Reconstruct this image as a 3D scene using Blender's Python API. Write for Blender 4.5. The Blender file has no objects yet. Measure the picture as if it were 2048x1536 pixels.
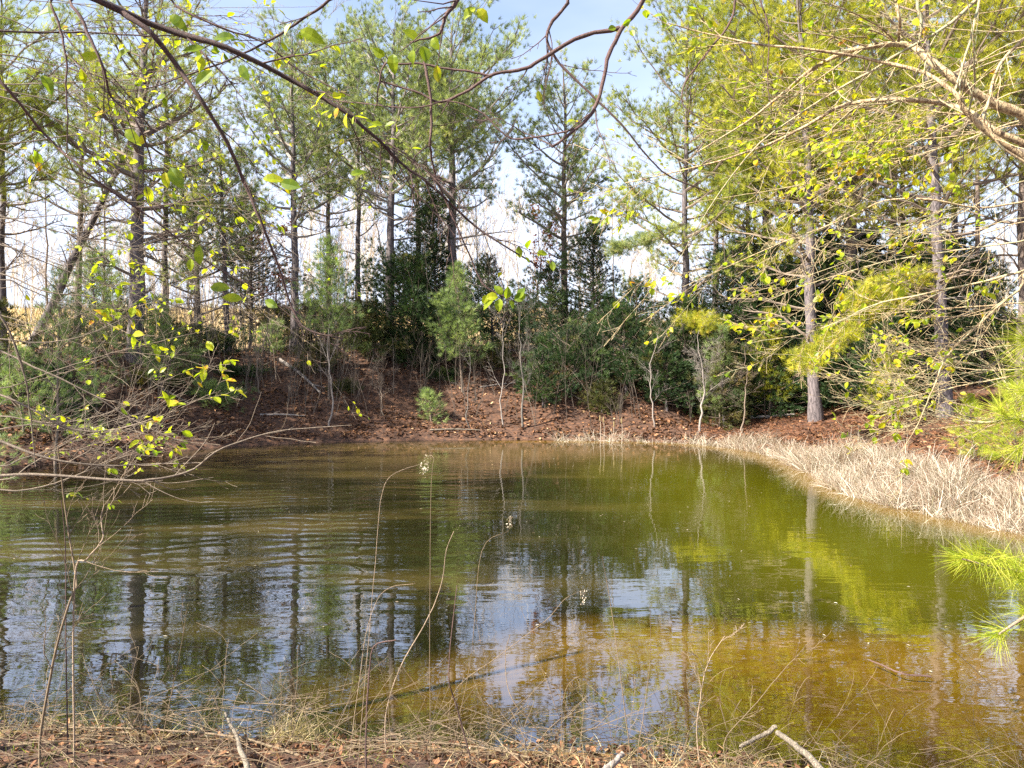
import bpy, math, random
import numpy as np
R = math.radians
rng = np.random.default_rng(11)
random.seed(11)
S = bpy.context.scene
C = S.collection
EYE = 1.9; F = 1537.0; HOR = 740.0            # eye height above the water, focal length and horizon in photo pixels

# ------------------------------------------------------------------ camera, sky, sun, exposure
cam = bpy.data.objects.new('camera', bpy.data.cameras.new('camera')); C.objects.link(cam)
cam.location = (0, 0, EYE); cam.rotation_euler = (R(90), 0, 0)
cam.data.sensor_width = 36; cam.data.lens = 36 * F / 2048
cam.data.shift_y = -(768 - HOR) / 2048
cam.data.clip_end = 2000; cam.data.clip_start = 0.02
S.camera = cam
SUN = np.array([-0.88, -0.44, 0.0]); SUN_EL = R(42)
SUN = SUN / np.linalg.norm(SUN)
sl = bpy.data.lights.new('sun', 'SUN'); sl.energy = 5.0; sl.angle = R(0.5); sl.color = (1.0, 0.94, 0.82)
so = bpy.data.objects.new('sun', sl); C.objects.link(so)
from mathutils import Vector
sd = Vector((SUN[0]*math.cos(SUN_EL), SUN[1]*math.cos(SUN_EL), math.sin(SUN_EL)))
so.rotation_euler = sd.to_track_quat('Z', 'Y').to_euler(); so.location = (-20, -8, 20)
w = bpy.data.worlds.new('World'); S.world = w; w.use_nodes = True
wn = w.node_tree; wn.nodes.clear()
sky = wn.nodes.new('ShaderNodeTexSky'); sky.sky_type = 'NISHITA'; sky.sun_disc = False
sky.sun_elevation = SUN_EL; sky.sun_rotation = math.atan2(SUN[0], SUN[1])
sky.dust_density = 1.0; sky.air_density = 1.0; sky.ozone_density = 1.6
# thin high cloud whitening the sky towards the horizon
tc = wn.nodes.new('ShaderNodeTexCoord'); sep = wn.nodes.new('ShaderNodeSeparateXYZ')
wn.links.new(tc.outputs['Generated'], sep.inputs[0])
mp = wn.nodes.new('ShaderNodeMapping'); mp.inputs['Scale'].default_value = (1.2, 1.2, 4.0)
nz = wn.nodes.new('ShaderNodeTexNoise'); nz.inputs['Scale'].default_value = 2.2; nz.inputs['Detail'].default_value = 5
wn.links.new(tc.outputs['Generated'], mp.inputs[0]); wn.links.new(mp.outputs[0], nz.inputs['Vector'])
mr = wn.nodes.new('ShaderNodeMapRange'); mr.inputs[1].default_value = -0.05; mr.inputs[2].default_value = 0.50
mr.inputs[3].default_value = 0.80; mr.inputs[4].default_value = 0.18
wn.links.new(sep.outputs['Z'], mr.inputs[0])
ma = wn.nodes.new('ShaderNodeMath'); ma.operation = 'MULTIPLY_ADD'; ma.inputs[1].default_value = 0.7; ma.use_clamp = True
mb = wn.nodes.new('ShaderNodeMath'); mb.operation = 'SUBTRACT'; mb.inputs[1].default_value = 0.35
wn.links.new(nz.outputs['Fac'], ma.inputs[0]); wn.links.new(mr.outputs[0], mb.inputs[0]); wn.links.new(mb.outputs[0], ma.inputs[2])
mx = wn.nodes.new('ShaderNodeMix'); mx.data_type = 'RGBA'
mx.inputs['B'].default_value = (5.2, 5.35, 6.7, 1)
wn.links.new(ma.outputs[0], mx.inputs['Factor']); wn.links.new(sky.outputs[0], mx.inputs['A'])
bg = wn.nodes.new('ShaderNodeBackground'); bg.inputs[1].default_value = 0.068
wo = wn.nodes.new('ShaderNodeOutputWorld')
wn.links.new(mx.outputs['Result'], bg.inputs[0]); wn.links.new(bg.outputs[0], wo.inputs[0])
S.view_settings.view_transform = 'Standard'; S.view_settings.look = 'None'
S.view_settings.gamma = 1; S.view_settings.use_curve_mapping = False
S.view_settings.exposure = 2.1
S.render.engine = 'CYCLES'
S.cycles.max_bounces = 6; S.cycles.transparent_max_bounces = 10
S.cycles.use_denoising = False

# ------------------------------------------------------------------ helpers
def px(x, y, D):
    """photo pixel at distance D -> world point"""
    return np.array([(x - 1024) / F * D, D, EYE + (HOR - y) / F * D])

class Geo:
    def __init__(s): s.v = []; s.t = []; s.q = []; s.c = []; s.n = 0
    def add(s, v, tri=None, quad=None, c=0.5):
        v = np.asarray(v, float).reshape(-1, 3)
        if tri is not None and len(tri): s.t.append(np.asarray(tri).reshape(-1, 3) + s.n)
        if quad is not None and len(quad): s.q.append(np.asarray(quad).reshape(-1, 4) + s.n)
        s.v.append(v); s.c.append(np.broadcast_to(np.asarray(c, float).ravel() if np.ndim(c) else c, (len(v),)).copy())
        s.n += len(v)
    def build(s, name, mat, parent=None, off=None, smooth=False):
        v = np.concatenate(s.v); c = np.concatenate(s.c)
        if off is not None: v = v - np.asarray(off)
        t = np.concatenate(s.t) if s.t else np.zeros((0, 3), int)
        q = np.concatenate(s.q) if s.q else np.zeros((0, 4), int)
        me = bpy.data.meshes.new(name)
        me.vertices.add(len(v)); me.vertices.foreach_set('co', v.astype(np.float32).ravel())
        nl = t.size + q.size
        me.loops.add(nl); me.loops.foreach_set('vertex_index', np.concatenate([t.ravel(), q.ravel()]).astype(np.int32))
        npoly = len(t) + len(q)
        st = np.concatenate([np.arange(len(t)) * 3, len(t) * 3 + np.arange(len(q)) * 4]).astype(np.int32)
        me.polygons.add(npoly); me.polygons.foreach_set('loop_start', st)
        me.polygons.foreach_set('use_smooth', np.full(npoly, smooth))
        me.update(calc_edges=True)
        a = me.attributes.new('shade', 'FLOAT', 'POINT'); a.data.foreach_set('value', c.astype(np.float32))
        me.materials.append(mat)
        o = bpy.data.objects.new(name, me); C.objects.link(o)
        if parent is not None: o.parent = parent
        return o

def unit(a): return a / np.maximum(np.linalg.norm(a, axis=-1, keepdims=True), 1e-9)

def tubes(g, P, Rr, k=5, c=None, rough=0.0):
    """P (M,N,3) polylines, Rr (M,N) radii"""
    P = np.asarray(P, float); Rr = np.asarray(Rr, float)
    if P.ndim == 2: P = P[None]; Rr = Rr[None]
    M, N, _ = P.shape
    T = unit(np.gradient(P, axis=1))
    mean = unit(P[:, -1] - P[:, 0])
    ref = np.where(np.abs(mean[:, 2:3]) > 0.8, np.array([[1., .1, 0]]), np.array([[0, .1, 1.]]))
    A = unit(np.cross(T, ref[:, None, :])); B = np.cross(T, A)
    an = np.arange(k) / k * 2 * np.pi
    rr = Rr[:, :, None] * (1 + (rough * rng.normal(size=(M, N, k)) if rough else 0))
    V = P[:, :, None, :] + rr[..., None] * (np.cos(an)[None, None, :, None] * A[:, :, None, :] + np.sin(an)[None, None, :, None] * B[:, :, None, :])
    idx = np.arange(M * N * k).reshape(M, N, k)
    a = idx[:, :-1, :]; b = np.roll(a, -1, axis=2); d = idx[:, 1:, :]; e = np.roll(d, -1, axis=2)
    q = np.stack([a, b, e, d], -1).reshape(-1, 4)
    if c is None: cc = np.repeat(rng.random(M), N * k)
    else: cc = np.repeat(np.broadcast_to(c, (M,)), N * k)
    g.add(V, quad=q, c=cc)

def blades(g, O, D, L, W, c):
    """needles: one long thin triangle each"""
    D = unit(D); n = len(O)
    s = unit(np.cross(D, unit(rng.normal(size=(n, 3))))) * (np.broadcast_to(W, (n,)) / 2)[:, None]
    V = np.stack([O - s, O + s, O + D * np.broadcast_to(L, (n,))[:, None]], 1)
    g.add(V, tri=np.arange(3 * n).reshape(-1, 3), c=np.repeat(np.broadcast_to(c, (n,)), 3))

def tufts(g, O, D, nb, L, W, spread, c):
    n = len(O)
    if n == 0: return
    O2 = np.repeat(O, nb, 0); D2 = np.repeat(unit(D), nb, 0) + spread * unit(rng.normal(size=(n * nb, 3)))
    O2 = O2 + rng.normal(size=O2.shape) * L * 0.12
    cc = np.repeat(np.broadcast_to(c, (n,)), nb) + rng.normal(size=n * nb) * 0.08
    blades(g, O2, D2, L * rng.uniform(0.65, 1.15, n * nb), W, np.clip(cc, 0, 1))

def ribbons(g, O, D, L, W, bend, c, ns=4, taper=1.0):
    """curved flat strips; bend (n,3) is added to the direction towards the tip"""
    n = len(O); D = unit(D); L = np.broadcast_to(L, (n,)); W = np.broadcast_to(W, (n,))
    t = np.linspace(0, 1, ns + 1)
    pts = [O]; d = D
    for i in range(ns):
        d = unit(D + bend * t[i + 1]); pts.append(pts[-1] + d * (L / ns)[:, None])
    P = np.stack(pts, 1)
    s = unit(np.cross(D, unit(rng.normal(size=(n, 3)) * [1, 1, .2])))
    ww = W[:, None] / 2 * (1 - taper * t[None, :] ** 2 * 0.93)
    V = np.stack([P - s[:, None] * ww[..., None], P + s[:, None] * ww[..., None]], 2)
    idx = np.arange(n * (ns + 1) * 2).reshape(n, ns + 1, 2)
    q = np.stack([idx[:, :-1, 0], idx[:, :-1, 1], idx[:, 1:, 1], idx[:, 1:, 0]], -1).reshape(-1, 4)
    g.add(V, quad=q, c=np.repeat(np.broadcast_to(c, (n,)), (ns + 1) * 2))

def leaves(g, O, D, Nn, L, W, c, curl=0.25):
    """folded oval leaves; O base, D direction, Nn rough normal"""
    n = len(O); D = unit(D); Sd = unit(np.cross(D, Nn)); Nn = np.cross(Sd, D)
    L = np.broadcast_to(L, (n,))[:, None]; W = np.broadcast_to(W, (n,))[:, None]
    cu = rng.uniform(-.1, .5, (n, 1)) * curl * 2.6
    def p(u, v, h): return O + D * L * u + Sd * W * v + Nn * (W * h - L * cu * u * u)
    V = np.stack([p(0, 0, 0), p(.22, -.38, .12), p(.22, 0, 0), p(.22, .38, .12), p(.5, -.5, .16), p(.5, 0, 0), p(.5, .5, .16),
                  p(.78, -.33, .1), p(.78, 0, 0), p(.78, .33, .1), p(1, 0, 0)], 1)
    b = (np.arange(n) * 11)[:, None]
    tri = np.concatenate([b + np.array([[0, 1, 2]]), b + np.array([[0, 2, 3]]), b + np.array([[7, 10, 8]]), b + np.array([[8, 10, 9]])])
    quad = np.concatenate([b + np.array([x]) for x in ([1, 4, 5, 2], [2, 5, 6, 3], [4, 7, 8, 5], [5, 8, 9, 6])])
    g.add(V, tri=tri, quad=quad, c=np.repeat(np.broadcast_to(c, (n,)), 11))

def resample(pts, n):
    """Catmull-Rom through pts"""
    p = np.asarray(pts, float); p = np.vstack([2 * p[0] - p[1], p, 2 * p[-1] - p[-2]])
    m = len(p) - 3; u = np.linspace(0, m - 1e-6, n); i = u.astype(int); f = (u - i)[:, None]
    a, b, c_, d = p[i], p[i + 1], p[i + 2], p[i + 3]
    return 0.5 * ((2 * b) + (-a + c_) * f + (2 * a - 5 * b + 4 * c_ - d) * f * f + (-a + 3 * b - 3 * c_ + d) * f ** 3)

def sm(x, a, b):
    t = np.clip((x - a) / (b - a), 0, 1); return t * t * (3 - 2 * t)

def fnoise(x, y, s=1.0, seed=0):
    r = np.random.default_rng(seed); z = 0
    for i in range(7):
        a = r.uniform(0, 6.28); k = s * r.uniform(.5, 2.2); z = z + np.sin((x * math.cos(a) + y * math.sin(a)) * k + r.uniform(0, 6.28)) / 7 * 1.6
    return z

# ------------------------------------------------------------------ materials
def nodes(name):
    m = bpy.data.materials.new(name); m.use_nodes = True; nt = m.node_tree; nt.nodes.clear()
    o = nt.nodes.new('ShaderNodeOutputMaterial'); return m, nt, o
def N(nt, t, **kw):
    n = nt.nodes.new(t)
    for k, v in kw.items():
        if k in n.inputs.keys(): n.inputs[k].default_value = v
        else: setattr(n, k, v)
    return n
def ramp(nt, stops):
    r = nt.nodes.new('ShaderNodeValToRGB'); e = r.color_ramp.elements
    while len(e) > 1: e.remove(e[0])
    e[0].position = stops[0][0]; e[0].color = (*stops[0][1], 1)
    for p, c in stops[1:]:
        x = e.new(p); x.color = (*c, 1)
    return r

def foliage(name, stops, trans=0.35, rough=0.55, tint=1.25, spot=0):
    m, nt, o = nodes(name); L = nt.links.new
    a = N(nt, 'ShaderNodeAttribute', attribute_name='shade'); r = ramp(nt, stops); 
    if spot:
        tcx = N(nt, 'ShaderNodeTexCoord'); nx = N(nt, 'ShaderNodeTexNoise', Scale=spot, Detail=3.0); L(tcx.outputs['Object'], nx.inputs['Vector'])
        mm_ = N(nt, 'ShaderNodeMath', operation='MULTIPLY_ADD'); mm_.inputs[1].default_value = .9; L(nx.outputs['Fac'], mm_.inputs[0])
        sb = N(nt, 'ShaderNodeMath', operation='SUBTRACT'); sb.inputs[1].default_value = .45; L(a.outputs['Fac'], sb.inputs[0]); L(sb.outputs[0], mm_.inputs[2]); L(mm_.outputs[0], r.inputs[0])
    else: L(a.outputs['Fac'], r.inputs[0])
    p = N(nt, 'ShaderNodeBsdfPrincipled', Roughness=rough); p.inputs['Specular IOR Level'].default_value = 0.3
    L(r.outputs[0], p.inputs['Base Color'])
    t = N(nt, 'ShaderNodeBsdfTranslucent')
    mu = N(nt, 'ShaderNodeMix', data_type='RGBA', blend_type='MULTIPLY'); mu.inputs['Factor'].default_value = 1
    mu.inputs['B'].default_value = (tint * 1.15, tint * 1.2, tint * .5, 1); L(r.outputs[0], mu.inputs['A']); L(mu.outputs['Result'], t.inputs['Color'])
    mixs = N(nt, 'ShaderNodeMixShader'); mixs.inputs[0].default_value = trans
    L(p.outputs[0], mixs.inputs[1]); L(t.outputs[0], mixs.inputs[2]); L(mixs.outputs[0], o.inputs[0])
    return m

def bark(name, c1, c2, scale=14, stretch=0.22, bump=0.012, lich=None):
    m, nt, o = nodes(name); L = nt.links.new
    tc = N(nt, 'ShaderNodeTexCoord'); mp = N(nt, 'ShaderNodeMapping'); mp.inputs['Scale'].default_value = (1, 1, stretch)
    L(tc.outputs['Object'], mp.inputs[0])
    v = N(nt, 'ShaderNodeTexVoronoi', Scale=scale); v.feature = 'DISTANCE_TO_EDGE'; n = N(nt, 'ShaderNodeTexNoise', Scale=scale * 1.3, Detail=6.0)
    L(mp.outputs[0], n.inputs['Vector'])
    va = N(nt, 'ShaderNodeVectorMath', operation='MULTIPLY_ADD'); va.inputs[1].default_value = (.12, .12, .12)
    L(n.outputs['Color'], va.inputs[0]); L(mp.outputs[0], va.inputs[2]); L(va.outputs[0], v.inputs['Vector'])
    mm = N(nt, 'ShaderNodeMapRange'); mm.inputs[2].default_value = 0.12; L(v.outputs[0], mm.inputs[0])
    mu = N(nt, 'ShaderNodeMath', operation='MULTIPLY'); L(mm.outputs[0], mu.inputs[0]); L(n.outputs['Fac'], mu.inputs[1])
    a = N(nt, 'ShaderNodeAttribute', attribute_name='shade')
    ad = N(nt, 'ShaderNodeMath', operation='MULTIPLY_ADD'); ad.inputs[1].default_value = .45; L(a.outputs['Fac'], ad.inputs[0]); L(mu.outputs[0], ad.inputs[2])
    r = ramp(nt, [(0.1, c1), (0.75, c2)] if lich is None else [(0.1, c1), (0.6, c2), (0.9, lich)]); L(ad.outputs[0], r.inputs[0])
    p = N(nt, 'ShaderNodeBsdfPrincipled', Roughness=0.85); L(r.outputs[0], p.inputs['Base Color'])
    b = N(nt, 'ShaderNodeBump', Strength=0.8, Distance=bump); L(mu.outputs[0], b.inputs['Height']); L(b.outputs[0], p.inputs['Normal'])
    L(p.outputs[0], o.inputs[0]); return m

M_bark = bark('pine_bark', (.018, .013, .014), (.13, .105, .105), 13)
M_bark_w = bark('pine_bark_warm', (.022, .015, .013), (.15, .11, .09), 13)
M_limb = bark('limb_bark', (.045, .03, .022), (.20, .15, .11), 30, 1, .003)
M_limb_g = bark('grey_limb_bark', (.06, .05, .045), (.26, .22, .19), 30, 1, .003)
M_pale = bark('pale_bark', (.20, .17, .14), (.52, .47, .40), 20, .6, .003)
M_sap = bark('sapling_bark', (.03, .025, .02), (.12, .105, .088), 20, .6, .003)
M_stick = bark('weathered_wood', (.035, .028, .02), (.19, .155, .115), 34, .35, .004)
M_twig_dark = bark('dark_twig_bark', (.020, .010, .009), (.11, .060, .050), 60, 1, .002)
M_twig_tan = bark('tan_twig_bark', (.10, .065, .04), (.34, .25, .17), 60, 1, .002)
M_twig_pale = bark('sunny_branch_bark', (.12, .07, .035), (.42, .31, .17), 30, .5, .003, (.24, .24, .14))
M_twig_mid = bark('brown_twig_bark', (.06, .042, .030), (.26, .20, .14), 60, 1, .002)
M_brush = bark('brushwood_bark', (.025, .018, .013), (.12, .09, .065), 60, 1, .002)
M_stem = bark('red_stem_bark', (.045, .028, .017), (.19, .135, .08), 60, 1, .001)
pineA = foliage('pine_needles_blue', [(0, (.045, .075, .04)), (.45, (.175, .215, .085)), (.8, (.38, .42, .16)), (1, (.42, .38, .18))], .40, tint=1.0)  # needle tints differ by tree, partly standing in for uneven sun
pineB = foliage('pine_needles_sunlit_yellow', [(0, (.07, .10, .02)), (.45, (.27, .275, .022)), (.8, (.52, .48, .045)), (1, (.55, .42, .10))], .45, tint=1.05)  # extra yellow partly paints the stronger sun on the right-hand pines
pineC = foliage('pine_needles_mid', [(0, (.05, .085, .03)), (.45, (.235, .265, .040)), (.8, (.46, .46, .075)), (1, (.46, .38, .11))], .43, tint=1.0)
pineY = foliage('young_pine_needles', [(0, (.06, .10, .04)), (.5, (.21, .28, .10)), (1, (.42, .48, .18))], .40, tint=1.0)
pineN = foliage('near_pine_needles', [(0, (.14, .22, .02)), (.5, (.34, .39, .03)), (1, (.60, .56, .10))], .5)
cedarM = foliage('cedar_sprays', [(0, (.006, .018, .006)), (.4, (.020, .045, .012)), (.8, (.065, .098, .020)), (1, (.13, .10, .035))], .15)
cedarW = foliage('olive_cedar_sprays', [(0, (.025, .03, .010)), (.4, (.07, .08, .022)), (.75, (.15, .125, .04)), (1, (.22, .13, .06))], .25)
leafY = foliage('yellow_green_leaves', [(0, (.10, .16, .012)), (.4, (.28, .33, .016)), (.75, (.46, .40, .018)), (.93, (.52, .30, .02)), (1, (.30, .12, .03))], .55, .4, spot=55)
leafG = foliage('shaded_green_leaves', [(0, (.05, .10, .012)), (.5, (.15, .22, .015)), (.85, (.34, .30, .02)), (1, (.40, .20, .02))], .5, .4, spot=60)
leafR = foliage('russet_leaves', [(0, (.16, .04, .025)), (1, (.40, .14, .07))], .4)
litterM = foliage('dead_leaves', [(0, (.024, .011, .006)), (.45, (.11, .047, .022)), (.8, (.26, .125, .055)), (1, (.52, .36, .20))], .1, .7)
strawM = foliage('dry_straw', [(0, (.10, .07, .03)), (.5, (.29, .22, .10)), (1, (.60, .50, .28))], .25, .6, 1.0)
reedM = foliage('bleached_reeds', [(0, (.15, .09, .055)), (.5, (.34, .28, .215)), (1, (.62, .56, .47))], .25, .6, 1.0)
grassM = foliage('green_grass', [(0, (.06, .10, .015)), (1, (.24, .30, .05))], .35)
coneM = foliage('pine_cones', [(0, (.03, .018, .012)), (1, (.09, .05, .03))], .0)

# ------------------------------------------------------------------ the terrain
SH = np.array([(-2.8, 4.1), (-5, 4.4), (-8, 5.4), (-11, 7.4), (-12, 10.5), (-10.9, 13.2), (-9.6, 14.9), (-8.6, 17.2), (-6.8, 19.1), (-4.5, 20.3), (-1, 20.9),
               (2.5, 20.8), (4.6, 20.1), (5.7, 18.6), (6.0, 16.6), (6.0, 14.6), (5.6, 12.2), (5.7, 10.9), (6.2, 9.3), (7.4, 7.5), (8, 5.4), (6.6, 3.8), (4.5, 2.8),
               (2.8, 3.0), (1.9, 3.3), (1.15, 3.66), (.6, 3.78), (-1.2, 3.98)])
_c = resample(np.vstack([SH, SH[:1]]), 170)[:-1]
SHORE = _c
def sdist(x, y):
    x = np.asarray(x, float); y = np.asarray(y, float)
    A = SHORE; B = np.roll(SHORE, -1, 0); best = np.full(x.shape, 1e9); ins = np.zeros(x.shape, bool)
    for (ax, ay), (bx, by) in zip(A, B):
        dx, dy = bx - ax, by - ay; t = np.clip(((x - ax) * dx + (y - ay) * dy) / (dx * dx + dy * dy), 0, 1)
        best = np.minimum(best, (x - ax - t * dx) ** 2 + (y - ay - t * dy) ** 2)
        cr = ((ay > y) != (by > y)) & (x < dx * (y - ay) / (dy if dy else 1e-9) + ax); ins ^= cr
    return np.where(ins, -1, 1) * np.sqrt(best)
def height(x, y):
    x = np.asarray(x, float); y = np.asarray(y, float); d = sdist(x, y)
    near = 1 - sm(y, 4.5, 8.5); right = sm(x, 3.0, 6.0) * sm(y, 4, 9)
    zn = .16 * sm(d, 0, .6) + .16 * sm(d, .3, 4)
    zr = .22 * sm(d, 0, .9) + 1.25 * sm(d, 1.0, 9)
    zf = .12 * sm(d, 0, .15) + 2.35 * sm(d, -.3, 5.6)
    zo = zf * (1 - right) + zr * right; zo = zo * (1 - near) + zn * near
    zo = zo + (0.30 * np.clip(y - 24, 0, 6) / 6 + .125 * np.clip(y - 30, 0, 34)) * sm(y, 23, 31)
    zo = zo + fnoise(x, y, 1.3, 3) * .09 * sm(d, 0, 2) + fnoise(x, y, 4, 5) * .02 * sm(d, 0, 1)
    din = np.maximum(-d, 0)
    zi = -((.08 + .26 * sm(-x, -.6, 1.2)) * din * near + .30 * din * (1 - near)); zi = np.maximum(zi, -1.3) + fnoise(x, y, 5, 9) * .015 * sm(din, 0, .5)
    return np.where(d > 0, zo, zi)
def H(x, y): return float(height(np.array([x]), np.array([y]))[0])

def warp(n, lo, hi, c0, k):
    u = np.linspace(np.arcsinh((lo - c0) * k), np.arcsinh((hi - c0) * k), n); return np.sinh(u) / k + c0
gx = warp(420, -400, 400, 0, .28); gy = warp(420, -60, 700, 6, .22)
X, Y = np.meshgrid(gx, gy, indexing='ij'); Z = height(X, Y)
g = Geo(); idx = np.arange(X.size).reshape(X.shape)
g.add(np.stack([X, Y, Z], -1), quad=np.stack([idx[:-1, :-1], idx[1:, :-1], idx[1:, 1:], idx[:-1, 1:]], -1),
      c=sm(Y, 27, 34).ravel())
m, nt, o = nodes('ground_soil'); L = nt.links.new
tc = N(nt, 'ShaderNodeTexCoord'); n1 = N(nt, 'ShaderNodeTexNoise', Scale=9.0, Detail=8.0, Roughness=.7); n2 = N(nt, 'ShaderNodeTexNoise', Scale=.7, Detail=3.0)
n3 = N(nt, 'ShaderNodeTexVoronoi', Scale=26.0)
for n in (n1, n2, n3): L(tc.outputs['Object'], n.inputs['Vector'])
r1 = ramp(nt, [(.3, (.016, .008, .005)), (.5, (.060, .027, .014)), (.68, (.15, .068, .032)), (.8, (.25, .14, .07))]); L(n1.outputs['Fac'], r1.inputs[0])
r3 = ramp(nt, [(.3, (.26, .17, .07)), (.6, (.52, .36, .18))]); L(n1.outputs['Fac'], r3.inputs[0])
att = N(nt, 'ShaderNodeAttribute', attribute_name='shade')
mA = N(nt, 'ShaderNodeMix', data_type='RGBA'); L(att.outputs['Fac'], mA.inputs['Factor']); L(r1.outputs[0], mA.inputs['A']); L(r3.outputs[0], mA.inputs['B'])
# pond bed: amber silt under the water line
sz = N(nt, 'ShaderNodeSeparateXYZ'); L(tc.outputs['Object'], sz.inputs[0])
mz = N(nt, 'ShaderNodeMapRange'); mz.inputs[1].default_value = .01; mz.inputs[2].default_value = -.03; L(sz.outputs['Z'], mz.inputs[0])
rb = ramp(nt, [(.32, (.10, .05, .015)), (.45, (.46, .29, .05)), (.55, (.68, .47, .10)), (.68, (.85, .66, .22))]); L(n1.outputs['Fac'], rb.inputs[0])
mB = N(nt, 'ShaderNodeMix', data_type='RGBA'); my = N(nt, 'ShaderNodeMapRange'); my.inputs[1].default_value = 9; my.inputs[2].default_value = 6.5; my.inputs[4].default_value = 1; L(sz.outputs['Y'], my.inputs[0])
mzy = N(nt, 'ShaderNodeMath', operation='MULTIPLY'); L(mz.outputs[0], mzy.inputs[0]); L(my.outputs[0], mzy.inputs[1]); L(mzy.outputs[0], mB.inputs['Factor']); L(mA.outputs['Result'], mB.inputs['A']); L(rb.outputs[0], mB.inputs['B'])
p = N(nt, 'ShaderNodeBsdfPrincipled', Roughness=.95); L(mB.outputs['Result'], p.inputs['Base Color'])
bp = N(nt, 'ShaderNodeBump', Strength=.7, Distance=.05); L(n1.outputs['Fac'], bp.inputs['Height']); L(bp.outputs[0], p.inputs['Normal']); L(p.outputs[0], o.inputs[0])
gr = g.build('ground', m, smooth=True); gr['kind'] = 'structure'

# ------------------------------------------------------------------ the water
wx = np.linspace(-13, 9.5, 190); wy = np.linspace(2.2, 22, 200); X, Y = np.meshgrid(wx, wy, indexing='ij')
g = Geo(); idx = np.arange(X.size).reshape(X.shape)
dep = np.maximum(-height(X, Y), 0)
keep = (sdist(X, Y) < .45)
q = np.stack([idx[:-1, :-1], idx[1:, :-1], idx[1:, 1:], idx[:-1, 1:]], -1)[(keep[:-1, :-1] & keep[1:, 1:])]
g.add(np.stack([X, Y, X * 0], -1), quad=q, c=dep.ravel())
m, nt, o = nodes('pond_water'); L = nt.links.new
tc = N(nt, 'ShaderNodeTexCoord'); sp = N(nt, 'ShaderNodeSeparateXYZ'); L(tc.outputs['Object'], sp.inputs[0])
def math_(op, a, b=None, c=None, clamp=False):
    n = N(nt, 'ShaderNodeMath', operation=op); n.use_clamp = clamp
    for i, v in enumerate((a, b, c)):
        if v is None: continue
        if isinstance(v, (int, float)): n.inputs[i].default_value = v
        else: L(v, n.inputs[i])
    return n.outputs[0]
def mrange(v, a, b, c=0, d=1):
    n = N(nt, 'ShaderNodeMapRange', interpolation_type='SMOOTHSTEP'); L(v, n.inputs[0])
    for i, k in enumerate((a, b, c, d)): n.inputs[i + 1].default_value = k
    return n.outputs[0]
nz1 = N(nt, 'ShaderNodeTexNoise', Scale=.55, Detail=2.0); L(tc.outputs['Object'], nz1.inputs['Vector'])
mpn = N(nt, 'ShaderNodeMapping'); mpn.inputs['Scale'].default_value = (1.0, 2.6, 1); mpn.inputs['Rotation'].default_value = (0, 0, R(-9)); L(tc.outputs['Object'], mpn.inputs[0])
nz2 = N(nt, 'ShaderNodeTexNoise', Scale=2.0, Detail=3.0); L(mpn.outputs[0], nz2.inputs['Vector'])
nz3 = N(nt, 'ShaderNodeTexNoise', Scale=.32, Detail=5.0); L(mpn.outputs[0], nz3.inputs['Vector'])
xx, yy = sp.outputs['X'], sp.outputs['Y']
ph = math_('ADD', math_('MULTIPLY', yy, 19.0), math_('MULTIPLY', xx, -3.2)); ph = math_('ADD', ph, math_('MULTIPLY', nz1.outputs['Fac'], 26.0))
wav = math_('SINE', ph)
ph2 = math_('ADD', math_('MULTIPLY', yy, 31.0), math_('MULTIPLY', xx, 5.0)); ph2 = math_('ADD', ph2, math_('MULTIPLY', nz2.outputs['Fac'], 9.0)); wav2 = math_('SINE', ph2)
mask = math_('MULTIPLY', mrange(xx, .2, -1.8), math_('MULTIPLY', mrange(yy, 4.8, 7.5), mrange(yy, 19.5, 14)))
mask2 = mrange(nz3.outputs['Fac'], .42, .62)
mask = math_('MULTIPLY', mask, math_('ADD', math_('MULTIPLY', mrange(nz3.outputs['Fac'], .38, .56), .8), .3))
hgt = math_('MULTIPLY', math_('MULTIPLY', wav, .0019), math_('ADD', mask, .05))
hgt = math_('ADD', hgt, math_('MULTIPLY', math_('MULTIPLY', wav2, .0004), math_('ADD', mask, math_('MULTIPLY', mask2, .25))))
hgt = math_('ADD', hgt, math_('MULTIPLY', nz2.outputs['Fac'], math_('MULTIPLY_ADD', mask2, .0020, .0010)))
bmp = N(nt, 'ShaderNodeBump', Strength=1.0, Distance=1.0); L(hgt, bmp.inputs['Height'])
fr = N(nt, 'ShaderNodeFresnel', IOR=4.6); L(bmp.outputs[0], fr.inputs['Normal'])
gl = N(nt, 'ShaderNodeBsdfGlossy', Roughness=.015); gl.inputs['Color'].default_value = (.96, .97, 1, 1); L(bmp.outputs[0], gl.inputs['Normal'])
# turbid body of the pond
rm = ramp(nt, [(.35, (.008, .008, .003)), (.5, (.016, .015, .004)), (.65, (.05, .038, .011))]); L(nz3.outputs['Fac'], rm.inputs[0])
grn = N(nt, 'ShaderNodeMix', data_type='RGBA'); grn.inputs['B'].default_value = (.075, .072, .003, 1)
L(mrange(xx, .0, 3.5), grn.inputs['Factor']); L(rm.outputs[0], grn.inputs['A'])
brn = N(nt, 'ShaderNodeMix', data_type='RGBA'); brn.inputs['B'].default_value = (.095, .068, .024, 1); L(mrange(yy, 13, 19.5), brn.inputs['Factor']); L(grn.outputs['Result'], brn.inputs['A'])
at = N(nt, 'ShaderNodeAttribute', attribute_name='shade')
amb = N(nt, 'ShaderNodeMix', data_type='RGBA'); amb.inputs['B'].default_value = (.36, .20, .010, 1); L(math_('MULTIPLY', mrange(at.outputs['Fac'], .36, .10), mrange(xx, -1.8, .4)), amb.inputs['Factor']); L(brn.outputs['Result'], amb.inputs['A'])
df = N(nt, 'ShaderNodeBsdfDiffuse'); L(amb.outputs['Result'], df.inputs['Color'])
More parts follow.
